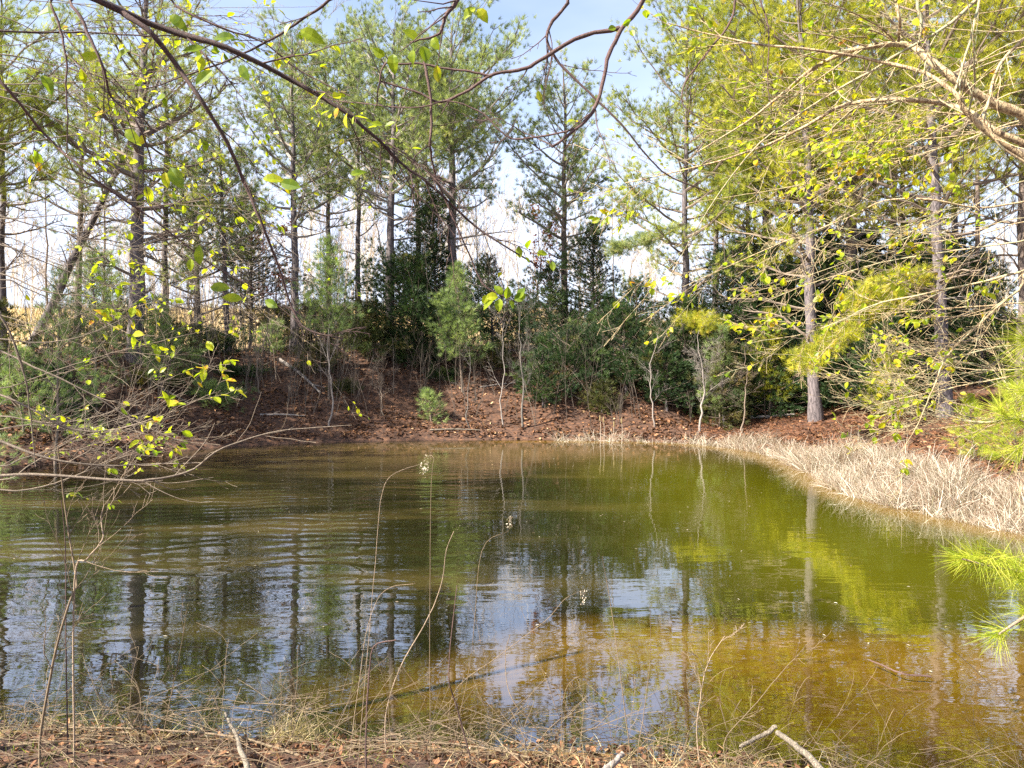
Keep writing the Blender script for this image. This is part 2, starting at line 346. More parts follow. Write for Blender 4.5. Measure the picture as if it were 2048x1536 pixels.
tr = N(nt, 'ShaderNodeBsdfTransparent'); tr.inputs['Color'].default_value = (.97, .84, .45, 1)
ex = math_('SUBTRACT', 1.0, math_('POWER', 2.718, math_('MULTIPLY', at.outputs['Fac'], -2.4)))
body = N(nt, 'ShaderNodeMixShader'); L(ex, body.inputs[0]); L(tr.outputs[0], body.inputs[1]); L(df.outputs[0], body.inputs[2])
fin = N(nt, 'ShaderNodeMixShader'); L(fr.outputs[0], fin.inputs[0]); L(body.outputs[0], fin.inputs[1]); L(gl.outputs[0], fin.inputs[2]); L(fin.outputs[0], o.inputs[0])
wt = g.build('water', m, smooth=True); wt['kind'] = 'structure'

# ------------------------------------------------------------------ things
def thing(name, label, cat, loc, group=None):
    o = bpy.data.objects.new(name, None); C.objects.link(o); o.location = [float(v) for v in loc]
    o.empty_display_size = .2
    o['label'] = label; o['category'] = cat
    if group: o['group'] = group
    return o
def stuff(o, label, cat):
    o['kind'] = 'stuff'; o['label'] = label; o['category'] = cat

def tall_pine(label, pxb, D, ytop, wpx, cr, cs, pxt=None, mat=None, bk=None, seed=0, dens=1.0, zoff=0, group='tall pines on the far bank', cut=None, nl=None, bough=None):
    r = np.random.default_rng(seed + 100)
    x0 = (pxb - 1024) / F * D; z0 = H(x0, D); h = EYE + (HOR - ytop) / F * D - z0
    base = np.array([x0, D, z0]); top = ((pxt if pxt is not None else pxb) - 1024) / F * D - x0
    root = thing('pine_tree', label, 'pine tree', base, group)
    n = 15; t = np.linspace(0, 1, n); tr_ = np.stack([top * t + r.normal(size=n).cumsum() * .02 * (t > 0), r.normal(size=n).cumsum() * .025, h * t - .12], -1)
    r0 = wpx / 2 / F * D
    rad = r0 * (1 - .80 * t) * (1 + .35 * np.exp(-t * 28)); rad[-1] = .012
    g = Geo(); P = resample(tr_, 40); tt = np.linspace(0, 1, 40); tubes(g, P, np.interp(tt, t, rad), 9, .3 + .3 * r.random(), .06)
    g.build('trunk', bk or M_bark, root, smooth=True)
    nl = nl or int(46 * dens ** .5); lim = []; sub = []; to = []; td = []; tsh = []
    for i in range(nl):
        u = (i + r.random()) / nl; u = u ** .85
        f = cs + (.985 - cs) * u; az = i * 2.399 + r.normal() * .5
        prof = (math.sin(math.pi * (0.30 + .66 * u)) ** .8) if u > .15 else .75 + u
        Ln = cr * prof * r.uniform(.6, 1.15); el = R(8 + 48 * u + r.normal() * 9)
        p0 = np.array([np.interp(f, t, tr_[:, k]) for k in range(3)])
        m_ = 8; s = np.linspace(0, 1, m_); d0 = np.array([math.cos(az), math.sin(az)])
        up = Ln * (math.tan(el) * .65 * s + .22 * s ** 2 * (1 + u)); wob = r.normal(size=(m_, 3)).cumsum(0) * Ln * .025
        pts = p0 + np.stack([d0[0] * Ln * s, d0[1] * Ln * s, up], -1) + wob * s[:, None]
        rl = max(.010, rad[0] * .30 * (Ln / cr) * (1 - .45 * u)); lim.append((pts, rl * (1 - .8 * s) + .003))
        thin = 0.25 + .75 * sm(u, .0, .35)
        ns = max(3, int(9 * Ln / cr * 1.3))
        for j in range(ns):
            a = r.uniform(.3, .98) if j else .97
            q0 = np.array([np.interp(a, s, pts[:, k]) for k in range(3)])
            az2 = az + r.normal() * .9; l2 = Ln * r.uniform(.16, .38) * (1.15 - .5 * a) + .12; e2 = R(r.uniform(10, 60))
            dd = np.array([math.cos(az2) * math.cos(e2), math.sin(az2) * math.cos(e2), math.sin(e2)])
            s2 = np.linspace(0, 1, 5)[:, None]; q = q0 + dd * l2 * s2 + np.array([0, 0, .15 * l2]) * s2 ** 2 + r.normal(size=(5, 3)) * .02 * s2
            sub.append((q, np.linspace(rl * .35 + .003, .004, 5)))
            if r.random() < thin:
                k = max(3, int(l2 / .066 * dens)); aa = r.uniform(.25, 1.05, k)
                pp = q0 + dd * l2 * aa[:, None] + r.normal(size=(k, 3)) * l2 * .34
                to.append(pp); td.append(np.broadcast_to(dd + np.array([0, 0, .45]), (k, 3)) + r.normal(size=(k, 3)) * .35)
                tsh.append(np.full(k, np.clip(r.normal(.45, .17), 0, .93)) + (r.random(k) < .04) * .3)
    wd = Wood(seed + 900)
    for i in range(8):
        f = r.uniform(max(.12, cs - .3), cs + .12); az = r.uniform(0, 6.28); Ln = cr * r.uniform(.35, 1.0)
        p0 = np.array([np.interp(f, t, tr_[:, k]) for k in range(3)])
        wd.grow(p0, (math.cos(az), math.sin(az), r.uniform(-.1, .5)), Ln, max(.010, rad[0] * .16), 2, 5, .7, .14, (0, 0, r.uniform(-.2, .5)), shrink=.38)
    lim2 = wd.p; rl2 = np.maximum(wd.r, .0035)
    g = Geo(); tubes(g, lim2, rl2, 4); tubes(g, [a for a, _ in lim], [b for _, b in lim], 5); tubes(g, [a for a, _ in sub], [b for _, b in sub], 3)
    g.build('branches', M_limb_g if mat is pineA else M_limb, root)
    g = Geo(); O = np.concatenate(to); Dd = np.concatenate(td); tufts(g, O, Dd, 22, .18, .0105 * max(D, 16) / 24, .8, np.concatenate(tsh))
    g.build('crown', mat or pineA, root)
    # cones
    k = min(90, len(O) // 14); sel = r.choice(len(O), k, replace=False); g = Geo()
    cp = O[sel] + r.normal(size=(k, 3)) * .05; dn = unit(r.normal(size=(k, 3))) * .03
    s = np.linspace(-1, 1, 5); tubes(g, cp[:, None] + dn[:, None] * s[None, :, None], np.broadcast_to(np.array([.006, .02, .026, .018, .004]), (k, 5)), 5)
    g.build('cones', coneM, root)['kind'] = 'stuff'
    return root, base, tr_, h

def conifer(name, label, cat, pxb, D, ytop, cr, mat, seed, dens=1.0, low=.06, nb=9, L=.13, W=.02, el0=5, el1=45, pxt=None, group=None, irregular=.3, wood=None, power=.8, rt=None):
    """cedars and young pines: a cone of many limbs"""
    r = np.random.default_rng(seed + 500)
    x0 = (pxb - 1024) / F * D; z0 = H(x0, D); h = EYE + (HOR - ytop) / F * D - z0; base = np.array([x0, D, z0])
    root = thing(name, label, cat, base, group); n = 10; t = np.linspace(0, 1, n)
    tx = ((pxt if pxt is not None else pxb) - pxb) / F * D
    tr_ = np.stack([tx * t + r.normal(size=n).cumsum() * .02, r.normal(size=n).cumsum() * .02, h * t - .1], -1); tr_[0, :2] = 0
    rt = rt or .018 * h ** .8 + .01
    g = Geo(); tubes(g, tr_, rt * (1 - .88 * t), 7, .4, .05); g.build('trunk', wood or M_bark, root, smooth=True)
    nl = int((34 + 16 * h) * dens); to = []; td = []; ts = []; lim = []
    ph = r.uniform(0, 6)
    for i in range(nl):
        u = (i + r.random()) / nl; f = low + (.97 - low) * u; az = i * 2.399 + r.normal() * .4
        side = 1 + irregular * math.sin(az + ph) * math.sin(5 * u + ph)
        Ln = cr * ((1 - u) ** power * .95 + .10) * side * r.uniform(.6, 1.12) * min(1, .55 + 3 * u); el = R(el0 + (el1 - el0) * u + r.normal() * 8)
        p0 = np.array([np.interp(f, t, tr_[:, k]) for k in range(3)]); d = np.array([math.cos(az) * math.cos(el), math.sin(az) * math.cos(el), math.sin(el)])
        s = np.linspace(0, 1, 6)[:, None]; pts = p0 + d * Ln * s + np.array([0, 0, .12 * Ln]) * s ** 2 + r.normal(size=(6, 3)) * .02 * s
        lim.append((pts, np.linspace(rt * .25 + .004, .003, 6)))
        k = max(3, int(Ln / .055 * dens)); a = r.uniform(.2, 1.02, k) ** .8
        off = r.normal(size=(k, 3)) * np.array([1, 1, .55]) * (.05 + .20 * Ln * (1.15 - a))[:, None]
        to.append(p0 + d * Ln * a[:, None] + off); td.append(unit(off) * .6 + d * .7 + np.array([0, 0, .25]))
        ts.append(np.full(k, np.clip(r.normal(.45, .18), 0, 1)))
    g = Geo(); tubes(g, [a for a, _ in lim], [b for _, b in lim], 4); g.build('branches', M_limb, root)
    g = Geo(); tufts(g, np.concatenate(to), np.concatenate(td), nb, L, W, .7, np.concatenate(ts)); g.build('crown', mat, root)
    return root

class Wood:
    """collects polylines of 8 points for one bare tree or shrub, and its leaf spots"""
    def __init__(s, seed): s.p = []; s.r = []; s.lo = []; s.ld = []; s.rg = np.random.default_rng(seed)
    def grow(s, p0, d, L, r, lev, nch=5, spread=.8, wob=.12, bias=(0, 0, 0), leaf=0, shrink=.5, leafn=2):
        rg = s.rg; n = 8; d = unit(np.asarray(d, float)); pts = [np.asarray(p0, float)]; st = L / (n - 1); bias = np.asarray(bias, float); dd = d
        for i in range(n - 1):
            dd = unit(dd + rg.normal(size=3) * wob + bias / n); pts.append(pts[-1] + dd * st)
        P = np.array(pts); s.p.append(P); s.r.append(np.linspace(r, max(r * .3, .0009), n))
        if lev > 0: s.side(P, s.r[-1], L, lev, nch, spread, wob, bias, leaf, shrink, leafn)
        if leaf and rg.random() < leaf: s.leafat(P, leafn)
    def side(s, P, Rr, L, lev, nch=5, spread=.8, wob=.12, bias=(0, 0, 0), leaf=0, shrink=.5, leafn=2, t0=.2):
        rg = s.rg; n = len(P)
        for j in range(nch):
            a = rg.uniform(t0, .97) * (n - 1); i = int(a); f = a - i; i2 = min(i + 1, n - 1); q = P[i] * (1 - f) + P[i2] * f; tg = unit(P[i2] - P[max(i - 1, 0)])
            pr = unit(np.cross(tg, unit(rg.normal(size=3)))); d = unit(tg + pr * spread * rg.uniform(.6, 1.3))
            s.grow(q, d, L * shrink * rg.uniform(.5, 1.2), Rr[i] * .5, lev - 1, max(2, nch - 1), spread, wob, bias, leaf, shrink, leafn)
    def leafat(s, P, n):
        rg = s.rg
        for _ in range(n):
            i = rg.integers(2, len(P)); q = P[i]; tg = unit(P[i] - P[i - 1]); s.lo.append(q); s.ld.append(unit(tg * .8 + rg.normal(size=3) * .7 + np.array([0, 0, -.35])))
    def trace(s, pts, r0, r1, n=24, wob=.0):
        P = resample(pts, n); P = P + s.rg.normal(size=P.shape).cumsum(0) * wob
        return P, np.linspace(r0, r1, n)
    def build(s, name, mat, root, off, k=4):
        g = Geo(); tubes(g, s.p, np.maximum(s.r, .0008), k); return g.build(name, mat, root, off=off)
    def build_leaves(s, mat, root, off, Lf, Wf, keep=1.0, smax=1.0, name='leaves'):
        if not s.lo: return
        O = np.array(s.lo); D = np.array(s.ld); g = Geo(); n = len(O)
        up = unit(np.array([[0, -.3, 1.]]) + rng.normal(size=(n, 3)) * .55)
        sz = rng.uniform(.45, 1.45, n); leaves(g, O, D, up, Lf * sz, Wf * sz, np.clip(rng.beta(2, 2.2, n) * smax, 0, 1))
        return g.build(name, mat, root, off=off)

# ---- tall pines of the far bank
TP = [
 ('thick dark pine trunk rising from the left bank behind the leafy twigs', 272, 21.5, -60, 33, 2.5, .34, 285, pineC, M_bark, .75),
 ('dark pine leaning to the right over the far left bank', 60, 25, 120, 20, 1.9, .55, 330, pineA, M_bark, .6),
 ('slim pale pine near the left edge behind the twigs', 150, 27, 40, 15, 2.0, .38, 165, pineA, M_bark_w, .8),
 ('straight grey pine left of the pair of middle trunks, with bare lower limbs', 588, 25.5, 62, 18, 2.0, .42, 592, pineA, M_bark, 1.0),
 ('thin grey pine between two stouter ones, left of the centre', 715, 28, 50, 13, 1.9, .50, 712, pineA, M_bark, 1.0),
 ('stout grey pine with many crooked dead limbs left of the tallest middle pine', 775, 25.5, 55, 21, 2.2, .46, 782, pineA, M_bark, 1.1),
 ('tall grey pine with a wide rounded crown behind the dark cedar, in the middle', 902, 26, 42, 23, 2.6, .44, 903, pineA, M_bark, 1.25),
 ('slender pine with a small rounded top standing alone right of the sky gap', 1130, 26.5, 128, 16, 1.75, .36, 1128, pineA, M_bark_w, .95),
 ('pine with drooping green lower boughs right of the lone slender pine', 1362, 24, 20, 18, 2.5, .26, 1366, pineC, M_bark, 1.2),
 ('thin pine trunk just left of a thicker grey one, right half', 1493, 27, -40, 12, 2.1, .27, 1498, pineC, M_bark, 1.0),
 ('grey pine trunk beside a thinner one behind dark cedars, right half', 1528, 26, -80, 19, 2.4, .28, 1530, pineB, M_bark, 1.1),
 ('rough barked pine at the reed edge whose trunk is half hidden by a sunny bough', 1632, 20.8, -160, 25, 2.6, .30, 1588, pineB, M_bark, 1.25),
 ('thick grey pine in the dark stand right of the reed edge pine', 1700, 24, -120, 29, 2.6, .30, 1703, pineB, M_bark_w, 1.1),
 ('pine with rusty bark, left of a twin stem in the dark stand', 1778, 26, -100, 16, 2.3, .30, 1780, pineB, M_bark_w, 1.0),
 ('slim twin stem of pine close right of the rusty barked pine', 1800, 27.5, -60, 14, 2.1, .30, 1806, pineC, M_bark_w, .9),
 ('crooked pine with rough grey bark and bare snags above the sunny reeds', 1890, 18.5, -240, 28, 2.6, .36, 1845, pineB, M_bark, 1.2),
 ('thin bare-stemmed pine against the pale gap at the right', 1958, 24, -60, 13, 1.6, .60, 1955, pineB, M_bark_w, .8),
 ('pine trunk cut by the right edge of the view', 2044, 19, -200, 24, 2.5, .36, 2042, pineB, M_bark_w, 1.1),
 ('small dark pine with level branches left of the middle, beyond the berm', 397, 27, 330, 16, 1.9, .25, 392, pineA, M_bark, .8),
 ('thin crooked pine among leafless twigs behind the left bank', 457, 26, 250, 13, 1.6, .4, 440, pineA, M_bark, .8),

 ('pine whose crown fills the gap above the drooping pine, from behind', 1430, 28, -20, 15, 2.3, .35, 1436, pineC, M_bark, 1.2),
 ('pine standing behind the reed edge pine, low yellow-green limbs', 1580, 27.5, -60, 16, 2.5, .28, 1575, pineB, M_bark, 1.3),
 ('pine behind the thick grey pine, foliage down to the cedars', 1660, 29, -40, 15, 2.6, .28, 1655, pineB, M_bark, 1.3),
 ('pine with yellow-green skirts left of the thin bare-stemmed pine', 1905, 26.5, -80, 17, 2.5, .30, 1910, pineB, M_bark, 1.3),
 ('crown of a hidden pine left of the stout grey middle pine', 660, 30, 90, 13, 2.3, .45, 655, pineA, M_bark, 1.1),
 ('crown of a pine behind the tallest middle pine', 845, 30, 75, 14, 2.3, .45, 842, pineA, M_bark, 1.1),
 ('pale green pine behind the thick dark trunk at the left', 330, 27, 20, 14, 2.2, .35, 335, pineC, M_bark, .65),
 ('pine at the left edge of the view, top out of sight', 10, 23, -40, 17, 2.2, .35, 5, pineC, M_bark, .6),
]
for i, (lb, a, D, yt, wp, cr, cs, pt, mt, bk, de) in enumerate(TP):
    TPR = tall_pine(lb, a, D, yt, wp, cr * (1.05 if mt is pineA else 1), cs - (.06 if mt is pineA else .03), pt, mt, bk, seed=i, dens=de * (.95 if mt is pineA else 1))
    if lb.startswith('crooked pine'): BOUGH = TPR
    if lb.startswith('pine with drooping'): DROOP = TPR
# pines of the left shore, outside the view, that shade the far bank
for i, (x, y, h) in enumerate([(-14.5, 12, 11), (-16, 16, 12), (-13.6, 18.5, 11)]):
    tall_pine(['pine leaning over the left shore beyond the edge of the view', 'tall pine set back from the left shore', 'pine by the corner where left and far shores meet'][i], 1024 + x / y * F, y, HOR - (h - EYE) / y * F, .3 / y * F, 2.4, .35, None, pineC, M_bark, seed=40 + i, dens=1.1, group='pines of the left shore')

# sunny low bough of the crooked pine (reaches left, above the water edge) with dead twigs under it
root, base, tr_, h = BOUGH
def bough(name, pts, r0, mat, seed, width, root, base, droop=.0, nsub=26, dead=True, tuftL=.17, k=26):
    r = np.random.default_rng(seed); P = resample(pts, 18); s = np.linspace(0, 1, 18)
    g = Geo(); tubes(g, P, np.linspace(r0, .008, 18), 6); subs = []; O = []; Dd = []; T = []
    for j in range(nsub):
        a = r.uniform(.22, 1); i = min(int(a * 17), 16); q = P[i]; tg = unit(P[i + 1] - P[i]); sd_ = unit(np.cross(tg, [0, 0, 1.])) * (1 if j % 2 else -1)
        l = width * r.uniform(.5, 1.1) * (1.15 - .5 * a); d = unit(tg * .55 + sd_ * .8 + np.array([0, 0, r.uniform(-.1, .35)]))
        s2 = np.linspace(0, 1, 5)[:, None]; subs.append(q + d * l * s2 + np.array([0, 0, .12 * l]) * s2 ** 2)
        aa = r.uniform(.15, 1.05, k); O.append(q + d * l * aa[:, None] + r.normal(size=(k, 3)) * .11); Dd.append(np.broadcast_to(d * .6 + np.array([0, 0, .55]), (k, 3)) + r.normal(size=(k, 3)) * .4)
        T.append(np.clip(r.normal(.5, .27, k), 0, 1))
    tubes(g, subs, np.broadcast_to(np.linspace(.012, .004, 5), (len(subs), 5)), 4)
    if dead:
        W = Wood(seed + 1)
        for j in range(60):
            q = P[r.integers(5, 18)] if j % 2 else subs[j % len(subs)][r.integers(1, 5)]; W.grow(q, np.array([-.4, 0, -.8]) + r.normal(size=3) * .4, r.uniform(.2, .5), .006, 1, 4, .7, .2)
        tubes(g, W.p, W.r, 3)
    o = g.build(name, M_twig_tan if dead else M_limb, root, off=base)
    g = Geo(); tufts(g, np.concatenate(O), np.concatenate(Dd), 18, tuftL * .9, .0085, .85, np.concatenate(T)); g.build('needles', mat, o, off=base)
    return o
bough('bough', [base + tr_[3] * .98, px(1850, 560, 18.3), px(1770, 610, 18.0), px(1700, 660, 17.8), px(1650, 700, 17.6), px(1600, 735, 17.4)], .06, pineB, 71, .85, root, base, nsub=44)
bough('bough', [base + tr_[4] * .98, px(1800, 560, 18.0), px(1740, 590, 17.9), px(1690, 625, 17.9)], .05, pineB, 72, .8, root, base, nsub=26, dead=False)
W = Wood(5)   # bare snags on its trunk
for yy_, s_ in ((520, 1), (560, -1), (640, 1), (700, 1), (742, -1), (600, 1), (470, 1)):
    W = Wood(yy_); W.grow(px(1872, yy_, 18.4), (s_ * 1, -.3, .25), .9, .018, 2, 4, .7, .12); W.build('snag', M_limb_g, root, base)
root, base, tr_, h = DROOP
bough('bough', [base + np.array([0, 0, 5.6]), px(1330, 470, 23.4), px(1280, 490, 23), px(1225, 500, 22.8)], .05, pineA, 73, .7, root, base, nsub=24, dead=False)
bough('bough', [base + np.array([0, 0, 2.9]), px(1380, 640, 23), px(1400, 645, 22.2), px(1425, 655, 21.6)], .04, pineB, 74, .6, root, base, nsub=22, dead=False)

# ---- cedars, young pines
cg = 'dark cedars under the pines'
CE = [
 ('tall narrow dark cedar against the sky left of the wide crowned pine', 868, 25.8, 410, 1.35, cedarM, 1.15),
 ('broad dark cedar in the middle, spreading behind the bright young pine', 830, 25.1, 545, 1.9, cedarM, 1.2),
 ('dark cedar tucked behind the bright young pine on its right', 985, 26.1, 540, 1.15, cedarM, 1.0),
 ('pointed dark cedar rising in the gap right of the slender pine', 1190, 25.8, 470, 1.35, cedarM, .9),
 ('dark bushy cedar at the foot of the slender pine', 1100, 25.3, 560, 1.2, cedarM, .9),
 ('dark green cedar between the slender pine and the drooping pine', 1275, 24.9, 590, 1.3, cedarM, .9),
 ('low cedar with spreading green skirts on the middle of the far slope', 1175, 24.5, 690, 1.0, cedarM, .9),
 ('small cedar bush low on the slope below the bright young pine', 885, 24.1, 775, .55, cedarM, .8),
 ('big dark cedar left of the reed edge pine, upper branches olive', 1470, 23.5, 520, 1.9, cedarM, 1.0),
 ('cedar with deep shade under it just behind the reed edge pine', 1570, 24.0, 560, 1.7, cedarM, 1.1),
 ('dense dark cedar between the reed edge pine and the thick grey pine', 1665, 24.8, 520, 1.7, cedarM, 1.1),
 ('green topped cedar right of the thick grey pine', 1755, 23.6, 540, 1.7, cedarM, 1.1),
 ('wide dark cedar behind the crooked pine above the reeds', 1850, 23.2, 520, 1.9, cedarM, 1.1),
 ('rightmost dark cedar, just before the right edge', 1960, 22.0, 540, 1.9, cedarM, 1.1),
 ('dark cedar bush at the right beneath the sunny bough', 1770, 20.6, 660, 1.2, cedarM, 1.0),
 ('round dark cedar bush on top of the left berm', 435, 24.0, 660, 1.1, cedarM, 1.0),
 ('blue-green cedar crown beyond the berm, left of the middle', 500, 30.0, 400, 2.0, cedarM, .9),
 ('olive cedar thicket to the left of the thick dark trunk', 150, 21.0, 640, 1.1, cedarW, .7),
 ('olive cedar at the left edge above the water', 20, 18.0, 600, 1.1, cedarW, .7),
 ('brownish cedar below the stout grey pine', 745, 24.7, 600, 1.3, cedarW, 1.0),
 ('olive cedar right of the thick dark trunk on the left bank', 345, 22.2, 640, .95, cedarW, .9),
 ('brown tinged cedar beside the grey pine left of the middle', 560, 25.9, 610, 1.0, cedarW, .9),
 ('olive cedar low on the right of the middle slope', 1330, 24.3, 640, 1.1, cedarW, .8),
 ('thin brown tinged cedar at the foot of the right middle slope', 1450, 21.6, 680, .95, cedarW, .9),

 ('olive cedar filling the berm behind the left grey pine', 620, 26.8, 600, 1.1, cedarW, 1.0),
 ('brownish cedar on the berm between the left pines', 690, 26.5, 610, .9, cedarW, 1.0),
 ('brownish cedar on the crest behind the pale grey sapling', 1045, 26.7, 600, .9, cedarW, .9),
 ('olive cedar on the crest left of the pointed dark cedar', 1140, 27.1, 620, 1.0, cedarW, .9),
 ('olive cedar on the crest right of the pointed dark cedar', 1225, 26.9, 590, 1.1, cedarW, .9),
 ('brownish cedar crest bush behind the drooping pine', 1390, 25.2, 560, .9, cedarW, 1.0),
 ('low dark cedar skirt at the back of the right pine straw', 1640, 22.6, 680, 1.3, cedarM, 1.0),
 ('low dark cedar skirt right of the reed edge pine', 1700, 22.0, 670, 1.3, cedarM, 1.0),
 ('dark cedar skirt in the deep shade of the right stand', 1540, 22.2, 660, 1.2, cedarM, 1.0),
 ('brown tinged cedar on the middle slope left of the pale sapling', 985, 24.5, 690, .9, cedarW, .9),
 ('dark cedar bush half way up the slope left of the bright young pine', 815, 24.7, 700, .9, cedarM, 1.0),
 ('olive bush at the shore below the thick dark trunk', 300, 20.6, 760, .9, cedarW, 1.0),
 ('green cedar bush on the left shore among the twigs', 110, 17.8, 720, .7, cedarM, .8),
 ('olive cedar behind the low left shore', 230, 23.5, 600, 1.3, cedarW, 1.0),

 ('low dark cedar on the slope just right of the pale sapling', 1085, 22.7, 730, .7, cedarM, 1.0),
 ('dark green cedar spreading half way up the slope, right of the pale sapling', 1150, 23.4, 690, 1.1, cedarM, 1.1),
 ('small olive cedar on the slope below the pointed dark cedar', 1205, 22.4, 760, .6, cedarW, 1.0),
 ('dark cedar on the slope between the pointed dark cedar and the drooping pine', 1255, 23.2, 640, 1.1, cedarM, 1.1),
 ('low dark cedar at the foot of the drooping pine', 1335, 22.6, 700, 1.0, cedarM, 1.1),
 ('dark cedar filling the shade left of the grey twiggy sapling', 1375, 23.4, 620, 1.1, cedarM, 1.1),
 ('small olive cedar alone on the litter slope left of the middle', 690, 22.8, 760, .5, cedarW, .9),
 ('olive cedar on the litter slope behind the thin dark stem', 640, 23.6, 690, .8, cedarW, .9),
 ('dark cedar low on the left slope beside the grey pine', 470, 22.4, 740, .8, cedarM, 1.0),

 ('hindmost dark cedar added to darken the gap left of the reed edge pine', 1530, 25.8, 500, 1.9, cedarM, 1.1),  # back row of cedars added to deepen the dark under the right pines
 ('hindmost dark cedar added between the thick grey pine and the rusty barked one', 1735, 26.4, 490, 2.0, cedarM, 1.1),
 ('hindmost dark cedar added left of the crooked pine', 1815, 25.6, 500, 2.0, cedarM, 1.1),
 ('hindmost dark cedar added left of the thin bare-stemmed pine', 1915, 25.2, 510, 2.0, cedarM, 1.1),
 ('dark cedar added at the back of the straw between two grey pines, right half', 1650, 26.3, 500, 2.0, cedarM, 1.1),
]
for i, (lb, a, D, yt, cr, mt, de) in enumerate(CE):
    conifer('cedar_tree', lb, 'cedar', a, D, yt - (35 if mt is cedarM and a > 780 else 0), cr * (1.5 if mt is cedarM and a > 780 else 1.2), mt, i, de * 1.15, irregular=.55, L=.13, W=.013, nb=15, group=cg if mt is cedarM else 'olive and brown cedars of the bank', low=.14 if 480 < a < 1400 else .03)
YP = [
 ('bright young pine with soft layered needles in the middle of the far bank', 925, 23.4, 520, 1.1, pineY, 1.0, .28),
 ('soft green young pine with a thin dark stem left of the middle', 657, 22.3, 465, 1.15, pineY, .9, .42),
 ('young pine spreading low to the right of the thin dark stem', 735, 24.6, 640, .95, pineY, .9, .2),
 ('small yellow-green pine on the slope at the foot of the left grey pine', 545, 24.4, 640, .8, pineY, .7, .15),
 ('low bushy pine touching the water edge left of the middle', 425, 20.8, 770, .9, pineY, 1.0, .1),
 ('young pine at the far left above the water', 45, 16.5, 690, .9, pineY, .7, .1),
 ('green young pine against the left berm, behind leafy twigs', 215, 22.5, 500, 1.3, pineY, .8, .3),
 ('tiny pine seedling low on the middle slope', 862, 21.9, 775, .5, pineY, .8, .1),
 ('young pine glowing yellow above the sunny reeds at the right edge', 2035, 12.5, 760, .7, pineN, 1.0, .1),
 ('feathery pine seedling in front of the crooked pine on the right bank', 1950, 13.4, 790, .42, pineN, .9, .1),
 ('young pine under the crooked pine on the right', 1790, 19.4, 700, .8, pineB, .9, .15),

 ('pale green young pine rising on the left bank behind the twigs', 110, 15.5, 520, .85, pineY, .55, .15),
 ('young pine between the left edge and the thick dark trunk', 195, 18.5, 480, 1.0, pineY, .55, .2),
 ('soft young pine just right of the thick dark trunk', 325, 20.5, 585, 1.0, pineY, .9, .15),
 ('young pine at the left edge leaning out above the low twigs', -30, 12.5, 600, .9, pineY, .6, .15),
 ('pale green young pine on the crest left of the pointed dark cedar', 1150, 25, 640, .9, pineY, .9, .1),
 ('yellow-green young pine in front of the dark cedars, right half', 1545, 22.0, 610, .95, pineB, .9, .2),
 ('small young pine above the straw, right of the grey twiggy sapling', 1440, 21.6, 640, .7, pineY, .8, .2),
]
for i, (lb, a, D, yt, cr, mt, de, lo) in enumerate(YP):
    conifer('young_pine', lb, 'young pine', a, D, yt, cr, mt, 50 + i, de, low=lo, nb=16, L=.16 if D > 15 else .13, W=.009 if D > 15 else .005, el0=10, el1=55, group='young pines on the bank', irregular=.35, wood=M_limb, power=.7, rt=.03 if D > 15 else .015)

# ---- bare saplings and bare trees of the far bank
def bare(label, pxb, D, ytop, r0, mat, seed, nch=9, lev=3, spread=.8, name='bare_sapling', lean=0, leafm=None, leafp=0, group='leafless saplings', t0=.25, up=.3, shrink=.34, slant=None):
    x0 = (pxb - 1024) / F * D; z0 = H(x0, D); h = EYE + (HOR - ytop) / F * D - z0; base = np.array([x0, D, z0])
    root = thing(name, label, 'bare tree' if name == 'bare_tree' else 'sapling', base, group)
    W = Wood(seed); n = 16; t = np.linspace(0, 1, n); P = np.stack([lean * t * t * h + W.rg.normal(size=n).cumsum() * .032, W.rg.normal(size=n).cumsum() * .025, h * t - .06], -1) + base
    g = Geo(); tubes(g, P, r0 * (1 - .85 * t), 6, .5, .04); g.build('trunk', mat, root, off=base, smooth=True)
    W.side(P, r0 * (1 - .8 * t) * .6, h, lev, nch, spread, .10, (0, 0, up), leafp, shrink, 2, t0)
    W.build('branches', mat, root, base, 3)
    if leafm: W.build_leaves(leafm, root, base, .09, .06)
    return root
SP = [
 ('pale grey leafless sapling with fanned branches at the middle of the far shore', 1045, 21.5, 600, .036, M_sap, 12, .8, .35, 0),
 ('thin pale leafless stem standing below the bright young pine', 935, 21.4, 690, .022, M_sap, 8, .8, .2, 0),
 ('thin dark leafless stem between the two pale saplings', 1003, 21.6, 640, .024, M_limb_g, 8, .8, .3, 0),
 ('grey twiggy leafless sapling at the shore left of the reeds', 1402, 20.8, 655, .035, M_limb_g, 15, 1.0, .1, 0),
 ('thin dark leafless stem at the shore left of the middle', 655, 21.0, 640, .030, M_limb_g, 8, .7, .3, 0),
 ('leafless sapling arching left at the foot of the dark cedars', 1480, 20.9, 690, .026, M_limb, 12, .9, .2, -.1),
 ('slim leafless stem on the berm right of the thick dark trunk', 378, 23, 500, .03, M_limb, 9, .7, .3, .03),
 ('leafless sapling on the slope left of the grey pine', 520, 22, 620, .025, M_limb, 9, .7, .3, .05),
 ('twiggy brown leafless shrub on the slope below the brownish cedar', 770, 22, 720, .02, M_limb, 14, 1.0, .1, 0),
 ('leafless sapling leaning over the shore by the olive cedar, right half', 1310, 21.3, 660, .025, M_limb_g, 11, .9, .2, .08),
]
for i, (lb, a, D, yt, r0, mt, nc, spd, up, ln) in enumerate(SP):
    bare(lb, a, D, yt, r0, mt, 200 + i, nc, 3, spd, lean=ln, up=up)
